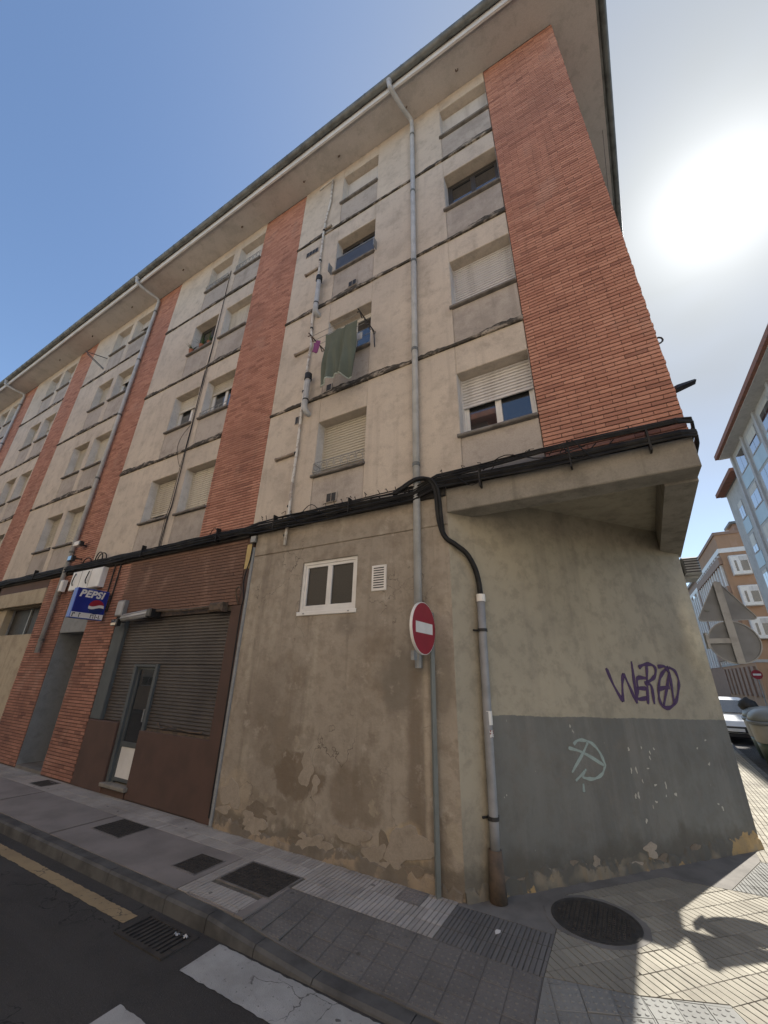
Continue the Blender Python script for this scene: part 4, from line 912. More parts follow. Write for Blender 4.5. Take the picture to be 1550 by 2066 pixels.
for z, u in ((2.55, .375), (.66, .337)):
    c = MB(); c.tube([chq(u, z - .018, .07), chq(u, z + .018, .07)], .06, 12); c.tube([chq(u - .1, z, .02), chq(u + .1, z, .02)], .012, 6); c.build('clamp', DARK, BC)
MB().tube([chq(.359, 1.52, .07), chq(.359, 1.66, .07)], .0515, 12).build('torn_sticker', SIGNW, BC)
MB().tube([chq(.357, 1.40, .071), chq(.357, 1.47, .071)], .0512, 12).build('sticker', plain('sticker_dark', (.20, .05, .045), (.6, .58, .55), 30, .6, lo=.48, hi=.52), BC)

# ------------------------------------------------------------------ no-entry sign on the post by the wall
sa = R_(-3); S0 = Vector((-1.955, -.315, 2.535))
NE = empty('no_entry_sign', (-1.96, -.045, 0), 'red round no-entry sign on a thin grey-green post against the stained wall', 'road sign')
sb = MB(); sb.tube([(-1.96, -.05, -.01), (-1.96, -.05, 2.75)], .032, 4); sb.build('post', POST, NE)
sn = Vector((math.cos(sa), math.sin(sa), 0))
rotm = Matrix.Translation(S0) @ Matrix.Rotation(sa, 4, 'Z')
def disc(r0, r1, x0, x1, n=40):
    b = MB(); vs = [(x0, r1 * math.cos(2 * math.pi * k / n), r1 * math.sin(2 * math.pi * k / n)) for k in range(n)] + [(x1, r0 * math.cos(2 * math.pi * k / n), r0 * math.sin(2 * math.pi * k / n)) for k in range(n)]
    return b.add(vs, [(k, (k + 1) % n, n + (k + 1) % n, n + k) for k in range(n)] + [tuple(range(n, 2 * n)), tuple(range(n - 1, -1, -1))])
disc(.30, .30, -.02, .012).xform(rotm).build('disc_rim', SIGNW, NE)
disc(.292, .292, .0125, .015).xform(rotm).build('red_face', RED, NE)
MB().box(.0155, .018, -.215, .215, -.062, .062).xform(rotm).build('white_bar', SIGNW, NE)
MB().box(-.06, -.021, -.03, .27, -.04, .0).xform(rotm).build('bracket', GALV, NE); MB().box(-.06, -.021, -.20, -.12, -.36, -.26).xform(rotm).build('lug', GALV, NE)

# ------------------------------------------------------------------ wall-mounted pair of signs seen from the back (side street)
SG = empty('wall_bracket_signs', (1.5, 3.0, 2.2), 'triangular sign above a round sign seen from behind, held out on a wall bracket', 'road sign')
def roundpoly(pts, r, n=5):
    o = []
    for i in range(len(pts)):
        p, a, c = Vector(pts[i]), Vector(pts[i - 1]), Vector(pts[(i + 1) % len(pts)]); d1, d2 = (a - p).normalized(), (c - p).normalized(); ang = d1.angle(d2); L = r / math.tan(ang / 2); s, e = p + d1 * L, p + d2 * L
        for k in range(n + 1): t = k / n; o.append(s * (1 - t) ** 2 + p * 2 * t * (1 - t) + e * t * t)
    return o
def plate(poly, y0, y1):
    n = len(poly); b = MB(); return b.add([(q[0], y0, q[1]) for q in poly] + [(q[0], y1, q[1]) for q in poly], [tuple(range(n)), tuple(range(2 * n - 1, n - 1, -1))] + [(i, n + i, n + (i + 1) % n, (i + 1) % n) for i in range(n)])
tri = roundpoly([(1.14, 2.87), (1.88, 2.87), (1.51, 3.50)], .05)
circ = [Vector((1.51 + .30 * math.cos(a * .1571), 2.565 + .30 * math.sin(a * .1571))) for a in range(40)]
for nm, poly in (('triangle_plate', tri), ('round_plate', circ)):
    b = plate(poly, 3.0, 3.015)
    pl = b.build(nm, SIGNB, SG); n = len(poly); cx = sum((Vector(q) for q in poly), Vector((0, 0))) / n
    inner = [Vector(q) + (cx - Vector(q)).normalized() * .014 for q in poly]; rim = MB()
    rim.add([(q[0], 2.985, q[1]) for q in poly] + [(q[0], 2.985, q[1]) for q in inner] + [(q[0], 3.0, q[1]) for q in poly] + [(q[0], 2.9995, q[1]) for q in inner], [(i, (i + 1) % n, n + (i + 1) % n, n + i) for i in range(n)] + [(2 * n + i, 2 * n + (i + 1) % n, (i + 1) % n, i) for i in range(n)] + [(n + i, n + (i + 1) % n, 3 * n + (i + 1) % n, 3 * n + i) for i in range(n)]); rim.build('rim', GALV, pl)
fc = plate([Vector(q) for q in tri], 3.0155, 3.017); fc.build('sign_face', SIGNW, SG); plate(circ, 3.0155, 3.017).build('sign_face', SIGNW, SG)
MB().box(1.465, 1.555, 2.945, 2.984, 2.27, 3.44).build('upright', GALV, SG); MB().box(1.2, 1.465, 2.95, 2.984, 2.55, 2.62).build('wall_arm', GALV, SG)
MB().box(1.18, 1.21, 2.9, 3.05, 2.48, 2.70).build('wall_plate', GALV, SG); MB().box(1.28, 1.33, 2.98, 2.9995, 3.02, 3.045).build('maker_plate', POST, SG)

# ------------------------------------------------------------------ bar sign
PS = empty('bar_sign', (-10.0, -.3, 3.0), 'blue illuminated PEPSI box sign standing out from the brick pier', 'sign')
PX = -9.86; Y0s, Y1s, Zs0, Zs1 = -.70, -.06, 3.0, 3.63
BLUE = plain('sign_blue', (.012, .022, .20), (.014, .03, .24), 3, .35); BLUE2 = plain('sign_blue_edge', (.05, .13, .50), (.04, .11, .45), 3, .4); NAVY = plain('logo_blue', (.012, .035, .16), None, 3, .4); LRED = plain('logo_red', (.38, .02, .045), None, 3, .4)
MB().bev(PX - .16, PX, Y0s, Y1s, Zs0, Zs1, .012).build('box', BLUE2, PS)
def face(b, poly, x): n = len(poly); return b.add([(x, q[0], q[1]) for q in poly], [tuple(range(n))])
face(MB(), [(Y0s + .01, Zs0 + .125), (Y1s - .005, Zs0 + .125), (Y1s - .005, Zs1 - .008), (Y0s + .01, Zs1 - .008)], PX + .003).build('blue_face', BLUE, PS)
face(MB(), [(Y0s + .01, Zs0 + .012), (Y1s - .005, Zs0 + .012), (Y1s - .005, Zs0 + .12), (Y0s + .01, Zs0 + .12)], PX + .003).build('white_strip', SIGNW, PS)
cy, cz, rr_ = -.25, 3.265, .155
def wave(y): return .025 * math.sin((y - cy) / rr_ * 2.6)
def lobe(top):
    pts = []; N = 24
    if top:
        for i in range(N + 1):
            a = math.pi * i / N; pts.append((cy + rr_ * math.cos(a), cz + rr_ * math.sin(a)))
        pts = [q for q in pts if q[1] > cz + .03 + wave(q[0])]
        pts += [(y, cz + .03 + wave(y)) for y in [min(p[0] for p in pts) + (max(p[0] for p in pts) - min(p[0] for p in pts)) * k / 14 for k in range(15)]]
    else:
        for i in range(N + 1):
            a = -math.pi * i / N; pts.append((cy + rr_ * math.cos(a), cz + rr_ * math.sin(a)))
        pts = [q for q in pts if q[1] < cz - .03 + wave(q[0])]
        pts += [(y, cz - .03 + wave(y)) for y in [min(p[0] for p in pts) + (max(p[0] for p in pts) - min(p[0] for p in pts)) * k / 14 for k in range(15)]]
    return pts
face(MB(), [(cy + rr_ * math.cos(a * .19635), cz + rr_ * math.sin(a * .19635)) for a in range(32)], PX + .0045).build('logo_white', SIGNW, PS)
face(MB(), lobe(True), PX + .006).build('logo_red', LRED, PS); face(MB(), lobe(False), PX + .006).build('logo_blue', NAVY, PS)
def text_mesh(body, size, mat, mtx, parent, name, shear=0., offset=0.):
    cu = bpy.data.curves.new(name, 'FONT'); cu.body = body; cu.size = size; cu.shear = shear; cu.offset = offset; cu.fill_mode = 'FRONT'; cu.space_character = 1.08
    to = bpy.data.objects.new(name + '_tmp', cu); COL.objects.link(to); bpy.context.view_layer.update()
    me = bpy.data.meshes.new_from_object(to.evaluated_get(bpy.context.evaluated_depsgraph_get())); bpy.data.objects.remove(to)
    me.transform(mtx); me.materials.clear(); me.materials.append(mat); o = bpy.data.objects.new(name, me); COL.objects.link(o); setpar(o, parent); return o
tm = Matrix.Translation((PX + .0065, -.64, 3.455)) @ Matrix(((0, 0, 1, 0), (1, 0, 0, 0), (0, 1, 0, 0), (0, 0, 0, 1)))
text_mesh('PEPSI', .20, SIGNW, tm, PS, 'lettering', .22, .009)
for y, h0, h1, wd in [(-.665, .02, .1, .016), (-.645, .08, .105, .03), (-.54, .02, .11, .014), (-.525, .09, .105, .02), (-.315, .02, .1, .014), (-.30, .085, .1, .05), (-.262, .02, .07, .014), (-.225, .02, .105, .014), (-.20, .05, .065, .03), (-.155, .02, .1, .014), (-.13, .015, .04, .012)]:
    face(MB(), [(y, Zs0 + h0), (y + wd, Zs0 + h0), (y + wd, Zs0 + h1), (y, Zs0 + h1)], PX + .0055).build('letter_fragment', BLACKP, PS)
for z in (3.15, 3.5): MB().tube([(PX - .08, Y1s, z), (PX - .08, .02, z)], .018, 6).build('wall_bracket', GALV, PS)
# white service box above the entrance
WB = empty('service_box', (-11, -.1, 3.9), 'cracked white service box under the cables above the doorway', 'box')
MB().bev(-11.78, -10.36, -.13, .0, 3.80, 4.28, .015).build('box', WHITE, WB)
for x in (-11.32, -10.86): MB().box(x, x + .008, -.133, -.13, 3.82, 4.27).build('crack', DARK, WB)
for x in (-11.6, -10.95): MB().tube(smooth_path([(x, -.14, 4.22), (x + .05, -.17, 4.15), (x - .02, -.16, 4.0), (x, -.14, 3.92)], 4), .012, 6).build('dangling_wire', CABLE, WB)
# two vertical black cables down the pier
c = empty('pier_cables', (-10.1, -.02, 3.6), 'two black cables running down the brick pier behind the blue sign', 'cables')
for x in (-10.02, -9.78): MB().tube([(x, -.03, 4.35), (x - .01, -.03, 3.7), (x - .06, -.03, 3.2)], .016, 6).build('cable', CABLE, c)
# security lights and boxes
def floodlight(x, z, label, flip=1, mat=BLACKP, y=-.05):
    r = empty('floodlight', (x, 0, z), label, 'lamp')
    b = MB(); b.bev(x - .11, x + .11, y - .17, y - .08, z - .09, z + .05, .015); b.build('housing', mat, r)
    MB().box(x - .09, x + .09, y - .176, y - .171, z - .075, z + .035).build('glass', GLASS, r)
    MB().tube([(x, y - .08, z), (x, .0, z + .02)], .02, 6).build('arm', BLACKP, r)
floodlight(-9.02, 2.93, 'small black floodlight below the grey meter box beside the blue sign')
floodlight(-11.92, 4.66, 'black wall camera lamp just above the cable ledge on the brick strip', y=-.1)
def camera_box(x, z, label, wdt=.22):
    r = empty('security_camera', (x, 0, z), label, 'camera'); MB().bev(x - wdt, x + .04, -.22, -.10, z - .06, z + .07, .015).build('housing', SIGNW, r)
    MB().bev(x + .041, x + .11, -.21, -.11, z - .06, z + .06, .01).build('lens_hood', BLACKP, r); MB().tube([(x, -.11, z), (x, .02, z - .03)], .02, 6).build('arm', BLACKP, r)
camera_box(-11.90, 5.06, 'white security camera on the brick strip above the blue sign')
r = empty('wall_lamp', (-12.2, 0, 3.95), 'slim white lamp tilted on the brick pier beside the long downpipe', 'lamp'); MB().bev(-12.27, -12.13, -.16, -.05, 3.82, 4.12, .02).build('housing', SIGNW, r); MB().tube([(-12.2, -.10, 3.82), (-12.2, -.10, 3.72)], .03, 8).build('socket', RUST, r); MB().box(-12.22, -12.18, -.05, .02, 3.95, 3.99).build('arm', RUST, r)
r = empty('meter_box', (-9.15, 0, 3.2), 'pale grey meter box on the wall between the blue sign and the shutter', 'box'); MB().bev(-9.32, -9.06, -.10, .0, 3.06, 3.40, .015).build('box', GALV, r); MB().box(-9.30, -9.08, -.105, -.10, 3.09, 3.37).build('lid', PIPE, r)
# rolled awning over the shutter
r = empty('rolled_awning', (-8.3, -.1, 3.0), 'rolled grey striped awning cassette above the bar door', 'awning'); 
MB().tube([(-8.88, -.12, 3.0), (-7.95, -.12, 3.06)], .075, 14).build('roll', PIPE, r, smooth=True)
for k in range(3): MB().tube([(-8.88, -.12 - .074 * math.cos(k * .8 - .3), 3.0 + .074 * math.sin(k * .8 - .3)), (-7.95, -.12 - .074 * math.cos(k * .8 - .3), 3.06 + .074 * math.sin(k * .8 - .3))], .010, 6).build('stripe', plain('awning_stripe%d' % k, (.25, .25, .25)), r)
MB().bev(-7.95, -7.80, -.22, .0, 2.97, 3.13, .02).build('end_cap', BLACKP, r); MB().tube([(-7.9, -.1, 3.1), (-7.0, -.06, 3.07), (-6.0, -.05, 3.09), (-5.85, -.06, 3.06)], .025, 6).build('awning_rail', RUST, r); MB().bev(-6.2, -5.85, -.14, .0, 2.98, 3.14, .03).build('end_cap', RUST, r)
r = empty('hook', (-5.6, -.05, 3.3), 'curled rusty hook at the top of the brown jamb', 'hook'); local(MB().tube(smooth_path([(0, .05, -.2), (-.02, -.02, 0), (.05, -.04, .08), (.12, -.04, .02), (.1, -.03, -.08)], 5), .012, 6).build('hook_rod', RUST), r)

# ------------------------------------------------------------------ laundry at the second-floor window
RK = empty('drying_rack', (-3.65, 0, 8.0), 'wire drying rack fixed outside the second-floor window', 'drying rack')
b = MB()
for i, y in enumerate((-.12, -.24, -.36, -.48, -.58)): b.tube([(-4.12, y, 8.02), (-3.02, y, 8.02)], .005, 5)
b.build('line', GALV, RK)
for x in (-4.14, -3.0):
    b = MB(); pts = []
    for k in range(9): pts.append((x, -.04 - k * .072, 8.02 + (.09 if k % 2 else 0)))
    b.tube(pts, .012, 5); b.tube([(x, p[1], p[2] - (.0 if i % 2 else -.09)) for i, p in enumerate(pts)], .012, 5); b.tube([(x, .0, 8.15), (x, -.04, 8.02), (x, 0, 7.75)], .010, 5); b.build('side_arm', BLACKP if x > -3.5 else BROWNW, RK)
def cloth(name, fn, nu, nv, mat, label, hem=None):
    b = MB(); b.grid(fn, nu, nv); o = b.build(name, mat, smooth=True)
    md = o.modifiers.new('thick', 'SOLIDIFY'); md.thickness = .006
    tag(o, label, 'laundry', 'laundry on the drying rack'); return o
def sheet(u, v):
    sag = .035 * math.sin(math.pi * ((u * 3) % 1)) * (1 - v)
    x = -3.80 + .74 * u - .22 * v * u + .018 * math.sin(v * 6 + u * 4); z = 8.0 - sag - v * (1.22 - .20 * u + .06 * math.sin(u * 8 + .6))
    f = .15 + .85 * v
    y = -.50 + f * (.045 * math.sin(u * 13 + v * 1.6) + .03 * math.sin(u * 27 - v * 3) + .02 * math.sin(v * 9 + u * 5)) + .12 * v * (u - .25) + .10 * max(0, u - .7) / .3 * v
    return (x, y, z)
sh = cloth('green_sheet', sheet, 48, 36, GREENC, 'large green sheet hanging from the drying rack')
hem = MB(); hem.tube([sheet(i / 26, 1) for i in range(27)], .012, 5); setpar(hem.build('pale_hem', HEM), sh)
hem = MB(); hem.tube([(sheet(.62 + .1 * 0, j / 20)[0], sheet(.62, j / 20)[1] - .012, sheet(.62, j / 20)[2]) for j in range(21)], .008, 5); setpar(hem.build('fold_edge', GREENC), sh)
cloth('purple_garment', lambda u, v: (-4.13 + .15 * u + .05 * v * (u - .5), -.45 + .02 * math.sin(u * 8 + v * 3), 8.0 - .30 * v * (1 - .5 * abs(u - .5))), 8, 8, PURC, 'small purple garment pegged at the left end of the drying rack')
cloth('grey_towel', lambda u, v: (-4.0 + .85 * u, -.20 + .015 * math.sin(u * 11), 8.02 - .18 * v + .006 * math.sin(u * 16)), 14, 4, GREYC, 'short pale grey towel on the inner line of the drying rack')
# potted plants on the third-floor sill of bay two
def potted(x, y, z, h, n, label, seed):
    r = empty('potted_plant', (x, y, z), label, 'plant', 'potted plants on a window sill'); rr = random.Random(seed)
    local(MB().lathe([(.05, 0), (.075, .13), (.08, .13), (.08, .15), (.06, .15)], 12).build('pot', TERRA), r); b = MB()
    for i in range(n):
        a = rr.uniform(0, 6.28); t = rr.uniform(.25, 1.0) * h; sp = rr.uniform(.05, .26); d = Vector((math.cos(a), math.sin(a), 0)); p = d.cross(Vector((0, 0, 1))) * rr.uniform(.008, .016); vs = []
        for k in range(5):
            q = d * (sp * (k / 4) ** 1.4) + Vector((0, 0, .14 + t * (k / 4) * (1 - .25 * k / 4))); w_ = 1 - k / 4.2; vs += [q - p * w_, q + p * w_]
        b.add(vs, [(2 * k, 2 * k + 1, 2 * k + 3, 2 * k + 2) for k in range(4)])
    local(b.build('leaves', LEAF), r)
potted(-9.42, -.0, 10.62, .22, 26, 'spiky low plant at the left end of the planted window sill', 1); potted(-8.98, .02, 10.62, .45, 46, 'tall leafy plant in the middle of the planted window sill', 2); potted(-8.68, .05, 10.62, .36, 40, 'bushy plant at the right end of the planted window sill', 3)
r = empty('clothes_bracket', (-15.9, -.2, 13), 'folded metal clothes-line bracket sticking out below the eaves', 'bracket')
b = MB(); b.tube([(-15.35, 0, 13.2), (-15.9, -.55, 13.35)], .015, 5); b.tube([(-15.35, 0, 12.7), (-15.9, -.55, 13.35)], .015, 5); b.tube([(-15.35, 0, 12.65), (-15.86, -.5, 13.25)], .012, 5); b.build('rods', BLACKP, r)
# corner street lamp, ring, air conditioner, hanging wire on the side wall
r = empty('street_lamp', (1.16, .8, 5.6), 'dark street lamp on a short arm at the corner of the brick wall', 'street lamp')
MB().tube([(1.12, .8, 5.59), (1.20, .8, 5.60), (1.27, .8, 5.62)], .02, 8).build('arm', DARK, r)
b = MB(); b.add([(1.21, .755, 5.59), (1.30, .735, 5.60), (1.52, .75, 5.655), (1.52, .85, 5.655), (1.30, .865, 5.60), (1.21, .845, 5.59), (1.21, .765, 5.62), (1.31, .75, 5.655), (1.51, .77, 5.685), (1.51, .83, 5.685), (1.31, .85, 5.655), (1.21, .835, 5.62)], [(0, 5, 4, 3, 2, 1), (6, 7, 8, 9, 10, 11)] + [(i, (i + 1) % 6, (i + 1) % 6 + 6, i + 6) for i in range(6)]); b.build('head', BLACKP, r)
r = empty('wall_ring', (1.14, .4, 6.1), 'small iron ring standing out from the brick corner', 'ring'); MB().tube([(1.19 + .05 * math.cos(a * .63), .4, 6.17 + .05 * math.sin(a * .63)) for a in range(11)], .012, 6).build('ring', DARK, r); MB().tube([(1.10, .4, 6.14), (1.15, .4, 6.15)], .012, 6).build('stem', DARK, r)
r = empty('air_conditioner', (1.35, 3.7, 3.7), 'outdoor air-conditioner unit on the side-street wall under the overhang', 'air conditioner'); MB().bev(1.25, 1.49, 3.55, 4.3, 3.72, 4.02, .03).build('casing', GALV, r)
for k in range(6): MB().box(1.27, 1.48, 3.545, 3.549, 3.75 + k * .045, 3.77 + k * .045).build('louvre', DARK, r)
MB().box(1.20, 1.45, 3.7, 3.75, 3.68, 3.72).build('bracket', GALV, r)
r = empty('hanging_wire', (1.3, 2.5, 9), 'thin wire hanging from the side eaves near the corner', 'cables'); MB().tube([(1.98, 2.5, 14.86), (1.70, 2.5, 12.6), (1.62, 2.5, 11.0), (1.53, 2.5, 9.6), (1.30, 2.5, 8.3)], .004, 5).build('wire', CABLE, r)

# ------------------------------------------------------------------ generic background building
def block(name, x0, x1, y0, y1, z1, label, wallm, faces, win, roofm=None, ov=.5, band=None, base=None, extra=None):
    """faces: list of (axis, const, a0, a1, sign); win: dict(pitch, w, h, floors, z0, dz, frame, pane)"""
    r = empty(name, ((x0 + x1) / 2, (y0 + y1) / 2, -.12), label, 'building')
    MB().box(x0, x1, y0, y1, -.16, z1).build('wall', wallm, r)
    MB().box(x0 - ov, x1 + ov, y0 - ov, y1 + ov, z1 + .002, z1 + .3).build('eaves', roofm or ZINC, r)
    for (ax, cst, a0, a1, sg) in faces:
        n = max(1, int((a1 - a0) / win['pitch'])); st = (a1 - a0) / n
        for fl in range(win['floors']):
            z = win['z0'] + fl * win['dz']
            for i in range(n):
                c = a0 + (i + .5) * st; wd, h = win['w'] / 2, win['h']
                def put(nm, ca, cb, d0, d1, za, zb, mt, par):
                    lo, hi = (cst + sg * d0, cst + sg * d1) if sg > 0 else (cst + sg * d1, cst + sg * d0)
                    return (MB().box(ca, cb, lo, hi, za, zb) if ax == 'y' else MB().box(lo, hi, ca, cb, za, zb)).build(nm, mt, par)
                f = put('window', c - wd - .06, c + wd + .06, -.02, .04, z - .06, z + h + .06, win['frame'], r)
                sh_ = ((i * 7 + fl * 3) % 5) / 5 * h * .8
                put('pane', c - wd, c - .025, .041, .05, z, z + h - sh_, GLASS, f); put('pane', c + .025, c + wd, .041, .05, z, z + h - sh_, GLASS, f)
                if sh_ > .05: put('shutter', c - wd, c + wd, .041, .055, z + h - sh_ + .003, z + h, win.get('shut', SHUT), f)
                if win.get('sp'): put('spandrel', c - wd - .3, c + wd + .3, .0, .03, z - 1.15, z - .12, win['sp'], r)
    if band:
        for (zb, hb, mt) in band: MB().box(x0 - .06, x1 + .06, y0 - .06, y1 + .06, zb, zb + hb).build('string_band', mt, r)
    if extra: extra(r)
    return r
TAN = m_brick('wall_tan_brick', (.40, .245, .15), (.36, .22, .135), (.28, .175, .11)); PALE = m_plaster('wall_pale', (.50, .49, .46), (.45, .44, .42), (.36, .35, .33), .2, 2.2); OCHRE = m_plaster('wall_ochre', (.68, .55, .42), (.64, .52, .39), (.52, .42, .32), .2, 9.1); BUFF = m_plaster('wall_buff', (.66, .55, .44), (.62, .51, .41), (.5, .41, .33), .2, 5.1); BLUEP = plain('panel_pale_blue', (.40, .50, .54), (.34, .44, .48), 1, .5); PINKB = plain('wall_brown_tile', (.30, .19, .13), (.25, .16, .11), 2, .7); WGREY = plain('pilaster_grey', (.42, .41, .40), (.36, .355, .345), 2, .7)
# opposite side of our street (behind the camera, lit by the sun, seen in the window glass)
block('opposite_apartments', -34, -3.5, -22, -10.6, 13.4, 'ochre apartment block across the street mirrored in the windows', OCHRE, [('y', -10.6, -33.5, -4, 1)], dict(pitch=3.1, w=1.3, h=1.25, floors=5, z0=1.2, dz=2.6, frame=WHITE), TILE, .5, [(2.9, .2, PALE), (8.1, .12, PALE)])
block('opposite_corner_house', -3.3, 16, -22, -10.9, 12.2, 'buff rendered corner house across the street mirrored in the glass', BUFF, [('y', -10.9, -2.8, 15.5, 1)], dict(pitch=3.4, w=1.3, h=1.25, floors=4, z0=1.2, dz=2.7, frame=WHITE), TILE, .4, [(2.9, .25, PALE)])
# right side of the side street
def pil(r):
    for y in [12.0 + 3.05 * i for i in range(7)]: MB().box(10.02 - .0, 10.16, y - .14, y + .14, 4.0, 18.0).build('pilaster', WGREY, r)
    MB().box(9.4, 10.6, 11.5, 30.55, 17.9, 18.0).build('soffit', PALE, r); MB().box(9.2, 9.42, 11.3, 30.6, 17.95, 18.28).build('gutter', TILE, r)
block('tall_apartments', 10.15, 20, 12, 30.4, 18.0, 'tall pale apartment block with blue panels and deep eaves on the right', PALE, [('x', 10.15, 12.2, 30.2, -1)], dict(pitch=3.0, w=1.6, h=1.35, floors=6, z0=2.3, dz=2.75, frame=WGREY, sp=BLUEP), ZINC, .35, None, None, pil)
def pil2(r): MB().box(9.85, 10.4, 30.75, 36.2, 16.9, 17.2).build('gutter', TILE, r)
block('lower_apartments', 10.5, 20, 30.8, 36, 16.9, 'slightly lower pale block beyond the tall one with its own eaves', PALE, [('x', 10.5, 31, 35.8, -1)], dict(pitch=2.4, w=1.0, h=1.3, floors=5, z0=3.0, dz=2.75, frame=WGREY, sp=BLUEP), ZINC, .3, None, None, pil2)
def tanx(r):
    # white corner bay windows on the camera-facing wall
    for (xa, xb, za) in [(11.35, 12.75, 11.9), (11.35, 12.75, 8.9), (11.35, 12.75, 5.9)]:
        b = MB(); b.bev(xa, xb, 44.75, 45.31, za, za + 1.95, .06); o = b.build('bay_window', SIGNW, r)
        MB().box(xa + .75, xb - .1, 44.73, 44.748, za + .35, za + 1.35).build('pane', GLASS, o); MB().box(xa + .70, xb - .05, 44.735, 44.7485, za + 1.36, za + 1.8).build('shutter', SHUTW, o); MB().box(xa + .28, xa + .45, 44.73, 44.748, za + .35, za + 1.4).build('pane', GLASS, o)
    for i in range(12): MB().box(10.68, 10.88, 45.9 + i * 1.2, 46.15 + i * 1.2, 4.1, 14.2).build('white_mullion', SIGNW, r)
    for i in range(4): MB().box(10.6, 10.88, 45.4, 60, 4.5 + i * 2.9, 5.2 + i * 2.9).build('spandrel', PINKB, r)
    MB().box(10.75, 20, 45.2, 60, 14.3, 14.75).build('white_cornice', SIGNW, r)
    MB().box(13.3, 15.2, 48, 50, 16.3, 18.0).build('roof_tower', PINKB, r); MB().box(13.0, 15.5, 47.7, 50.3, 18.0, 18.25).build('tower_roof', ZINC, r)
    for i in range(8): MB().box(10.7, 10.86, 46 + i * 1.8, 47.0 + i * 1.8, 1.0, 3.6).build('shop_front', PINKB, r)
    for i in range(4): MB().box(11.6 + i * 1.6, 12.0 + i * 1.6, 45.2, 45.29, .3 + .6 * (i % 2), 3.4).build('dark_slot', plain('slot_brown', (.16, .105, .075)), r)
block('tan_apartments', 10.87, 22, 45.3, 60, 16.2, 'tan brick apartment block with white bay windows at the end of the side street', TAN, [], dict(pitch=3, w=1, h=1, floors=0, z0=1, dz=3, frame=WHITE), PINKB, .12, [(3.9, .25, PALE)], None, tanx)
def farx(r):
    for i in range(8): MB().box(11.2, 11.38, 64.5 + i * 1.6, 65 + i * 1.6, 4, 13.5).build('white_mullion', SIGNW, r)
block('far_apartments', 11.4, 24, 63.5, 80, 15.4, 'farther brown block with white window columns down the side street', PINKB, [('x', 11.4, 64, 79.5, -1)], dict(pitch=2.6, w=1.2, h=1.3, floors=4, z0=4.5, dz=2.8, frame=SIGNW), WGREY, .3, [(14.0, .5, SIGNW)], None, farx)
block('street_end_block', -14, 10, 96, 110, 14, 'plain block closing the far end of the side street', OCHRE, [('y', 96, -13, 9, -1)], dict(pitch=3.4, w=1.3, h=1.3, floors=4, z0=2, dz=2.9, frame=WHITE), TILE, .3)
# far no-entry sign
r = empty('far_no_entry_sign', (8.7, 36, -.12), 'small distant red no-entry sign down the side street', 'road sign'); MB().tube([(8.7, 36.05, -.13), (8.7, 36.05, 3.0)], .035, 8).build('post', GALV, r)
fm = Matrix.Translation((8.7, 36, 2.7)) @ Matrix.Rotation(R_(-90), 4, 'Z'); disc(.32, .32, -.01, .01).xform(fm).build('disc', RED, r); MB().box(.0105, .014, -.23, .23, -.065, .065).xform(fm).build('bar', SIGNW, r)

# ------------------------------------------------------------------ recycling containers and car in the side street
BINB = plain('bin_grey', (.30, .29, .26), (.25, .24, .215), 3, .5); BING = plain('bin_green', (.045, .07, .05), (.06, .085, .065), 3, .5); BINL = plain('bin_lid', (.17, .185, .18), (.14, .15, .15), 3, .45)
def container(x, y, label, rz, bag=True):
    r = empty('recycling_container', (x, y, -.12), label, 'container', 'containers along the kerb', rz)
    def sec(z, w_, d): 
        return [(w_ * (abs(math.cos(a)) ** .6) * (1 if math.cos(a) > 0 else -1), d * (abs(math.sin(a)) ** .6) * (1 if math.sin(a) > 0 else -1), z) for a in [2 * math.pi * k / 32 for k in range(32)]]
    def loft(secs, nm, mt):
        b = MB(); vs = []; n = 32
        for s_ in secs: vs += sec(*s_)
        b.add(vs, [(i * n + k, i * n + (k + 1) % n, (i + 1) * n + (k + 1) % n, (i + 1) * n + k) for i in range(len(secs) - 1) for k in range(n)] + [tuple(range(n - 1, -1, -1)), tuple((len(secs) - 1) * n + k for k in range(n))])
        return local(b.build(nm, mt, smooth=True), r)
    loft([(.04, .58, .36), (.06, .62, .40), (.5, .72, .47), (.62, .74, .49)], 'lower_body', BING)
    loft([(.62, .745, .495), (.64, .75, .50), (1.02, .80, .54), (1.08, .81, .55)], 'body', BINB)
    loft([(1.08, .83, .57), (1.15, .84, .58), (1.17, .82, .56)], 'rim', SIGNB)
    loft([(1.17, .80, .545), (1.28, .78, .52), (1.38, .70, .44), (1.45, .55, .32), (1.48, .3, .15)], 'lid', BINL)
    local(MB().box(-.25, .25, -.60, -.50, 1.20, 1.34).build('flap', BLACKP), r); local(MB().tube([(-.82, 0, .9), (-.90, 0, .95), (-.90, 0, 1.1), (-.82, 0, 1.15)], .03, 6).build('lifting_pin', GALV), r)
    return r
container(3.75, 13.6, 'grey and green recycling container with a black bag on it, beyond the kerb', R_(80)); container(3.55, 11.9, 'nearer recycling container cut off by the right edge of the photo', R_(82))
b = MB(); b.lathe([(.02, 1.22), (.20, 1.24), (.27, 1.36), (.22, 1.50), (.08, 1.57), (.04, 1.62)], 14, 1.0, .8, (3.42, 13.55)); bo = b.build('rubbish_bag', DARK, smooth=True); tag(bo, 'black rubbish bag lying on top of the recycling container', 'bag')
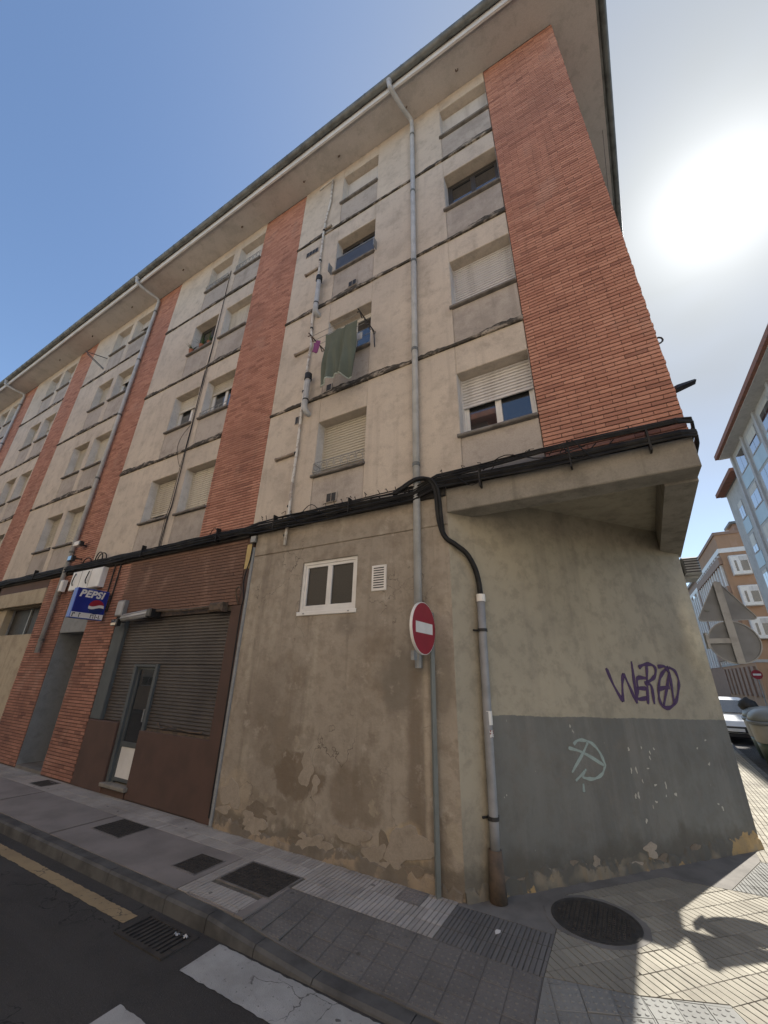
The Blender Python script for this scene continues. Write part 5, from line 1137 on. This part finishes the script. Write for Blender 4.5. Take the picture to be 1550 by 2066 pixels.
def car(x, y, label, rz):
    r = empty('parked_car', (x, y, -.12), label, 'car', None, rz); CW = plain('car_white', (.78, .78, .77), (.72, .72, .71), 2, .2)
    W_ = .86; prof = [(-2.05, .30), (-2.1, .55), (-1.95, .82), (-1.05, .98), (-.30, 1.50), (.2, 1.60), (1.3, 1.58), (1.85, 1.30), (2.05, .95), (2.08, .45), (2.0, .28)]
    b = MB(); vs = []
    for s, k in ((-1, 0), (-1, 1), (1, 1), (1, 0)):
        for (yy, zz) in prof: vs.append((s * (W_ if k == 0 else W_ - (.06 if zz < 1 else .18)) if False else s * (W_ - (.0 if zz < 1.0 else (zz - 1.0) * .32) - (.05 if k else 0)), yy, zz if not k else zz + .0))
    n = len(prof); vs = [(-(W_ - (0 if z < 1 else (z - 1) * .32)), y_, z) for y_, z in prof] + [((W_ - (0 if z < 1 else (z - 1) * .32)), y_, z) for y_, z in prof]
    b.add(vs, [tuple(range(n)), tuple(range(2 * n - 1, n - 1, -1))] + [(i, n + i, n + (i + 1) % n, (i + 1) % n) for i in range(n)])
    bo = local(b.build('body', CW), r); md = bo.modifiers.new('bevel', 'BEVEL'); md.width = .07; md.segments = 3; md.limit_method = 'ANGLE'; md.angle_limit = R_(25)
    local(MB().add([(-.74, -1.02, 1.03), (.74, -1.02, 1.03), (.64, -.40, 1.47), (-.64, -.40, 1.47)], [(0, 1, 2, 3)]).build('windscreen', GLASS), r).location = (0, -.035, .03)
    for s in (-1, 1):
        q = MB().add([(s * .83, -.75, 1.03), (s * .83, 1.4, 1.03), (s * .715, 1.15, 1.45), (s * .715, -.2, 1.45)], [(0, 1, 2, 3)]); o = local(q.build('side_window', GLASS), r); o.location = (s * .025, 0, 0)
        h = MB(); h.bev(s * .62 - .17, s * .62 + .17, -2.10, -1.95, .62, .80, .03); local(h.build('headlight', SIGNB), r)
        m_ = MB(); m_.bev(s * .97 - .09, s * .97 + .09, -.78, -.66, 1.0, 1.14, .03); local(m_.build('mirror', CW), r)
        for yy in (-1.3, 1.3):
            t = MB(); t.tube([(s * .66, yy, .31), (s * .87, yy, .31)], .31, 20); to = local(t.build('wheel', DARK), r); t = MB(); t.tube([(s * .865, yy, .31), (s * .885, yy, .31)], .19, 16); local(t.build('rim', GALV), to)
    local(MB().bev(-.45, .45, -2.13, -2.08, .40, .62, .02).build('grille', BLACKP), r); local(MB().bev(-.26, .26, -2.16, -2.131, .44, .55, .005).build('number_plate', SIGNW), r); local(MB().bev(-.88, .88, -2.09, -1.7, .22, .40, .04).build('bumper', BLACKP), r)
car(3.62, 19.0, 'white car parked beyond the recycling containers in the side street', R_(-4))
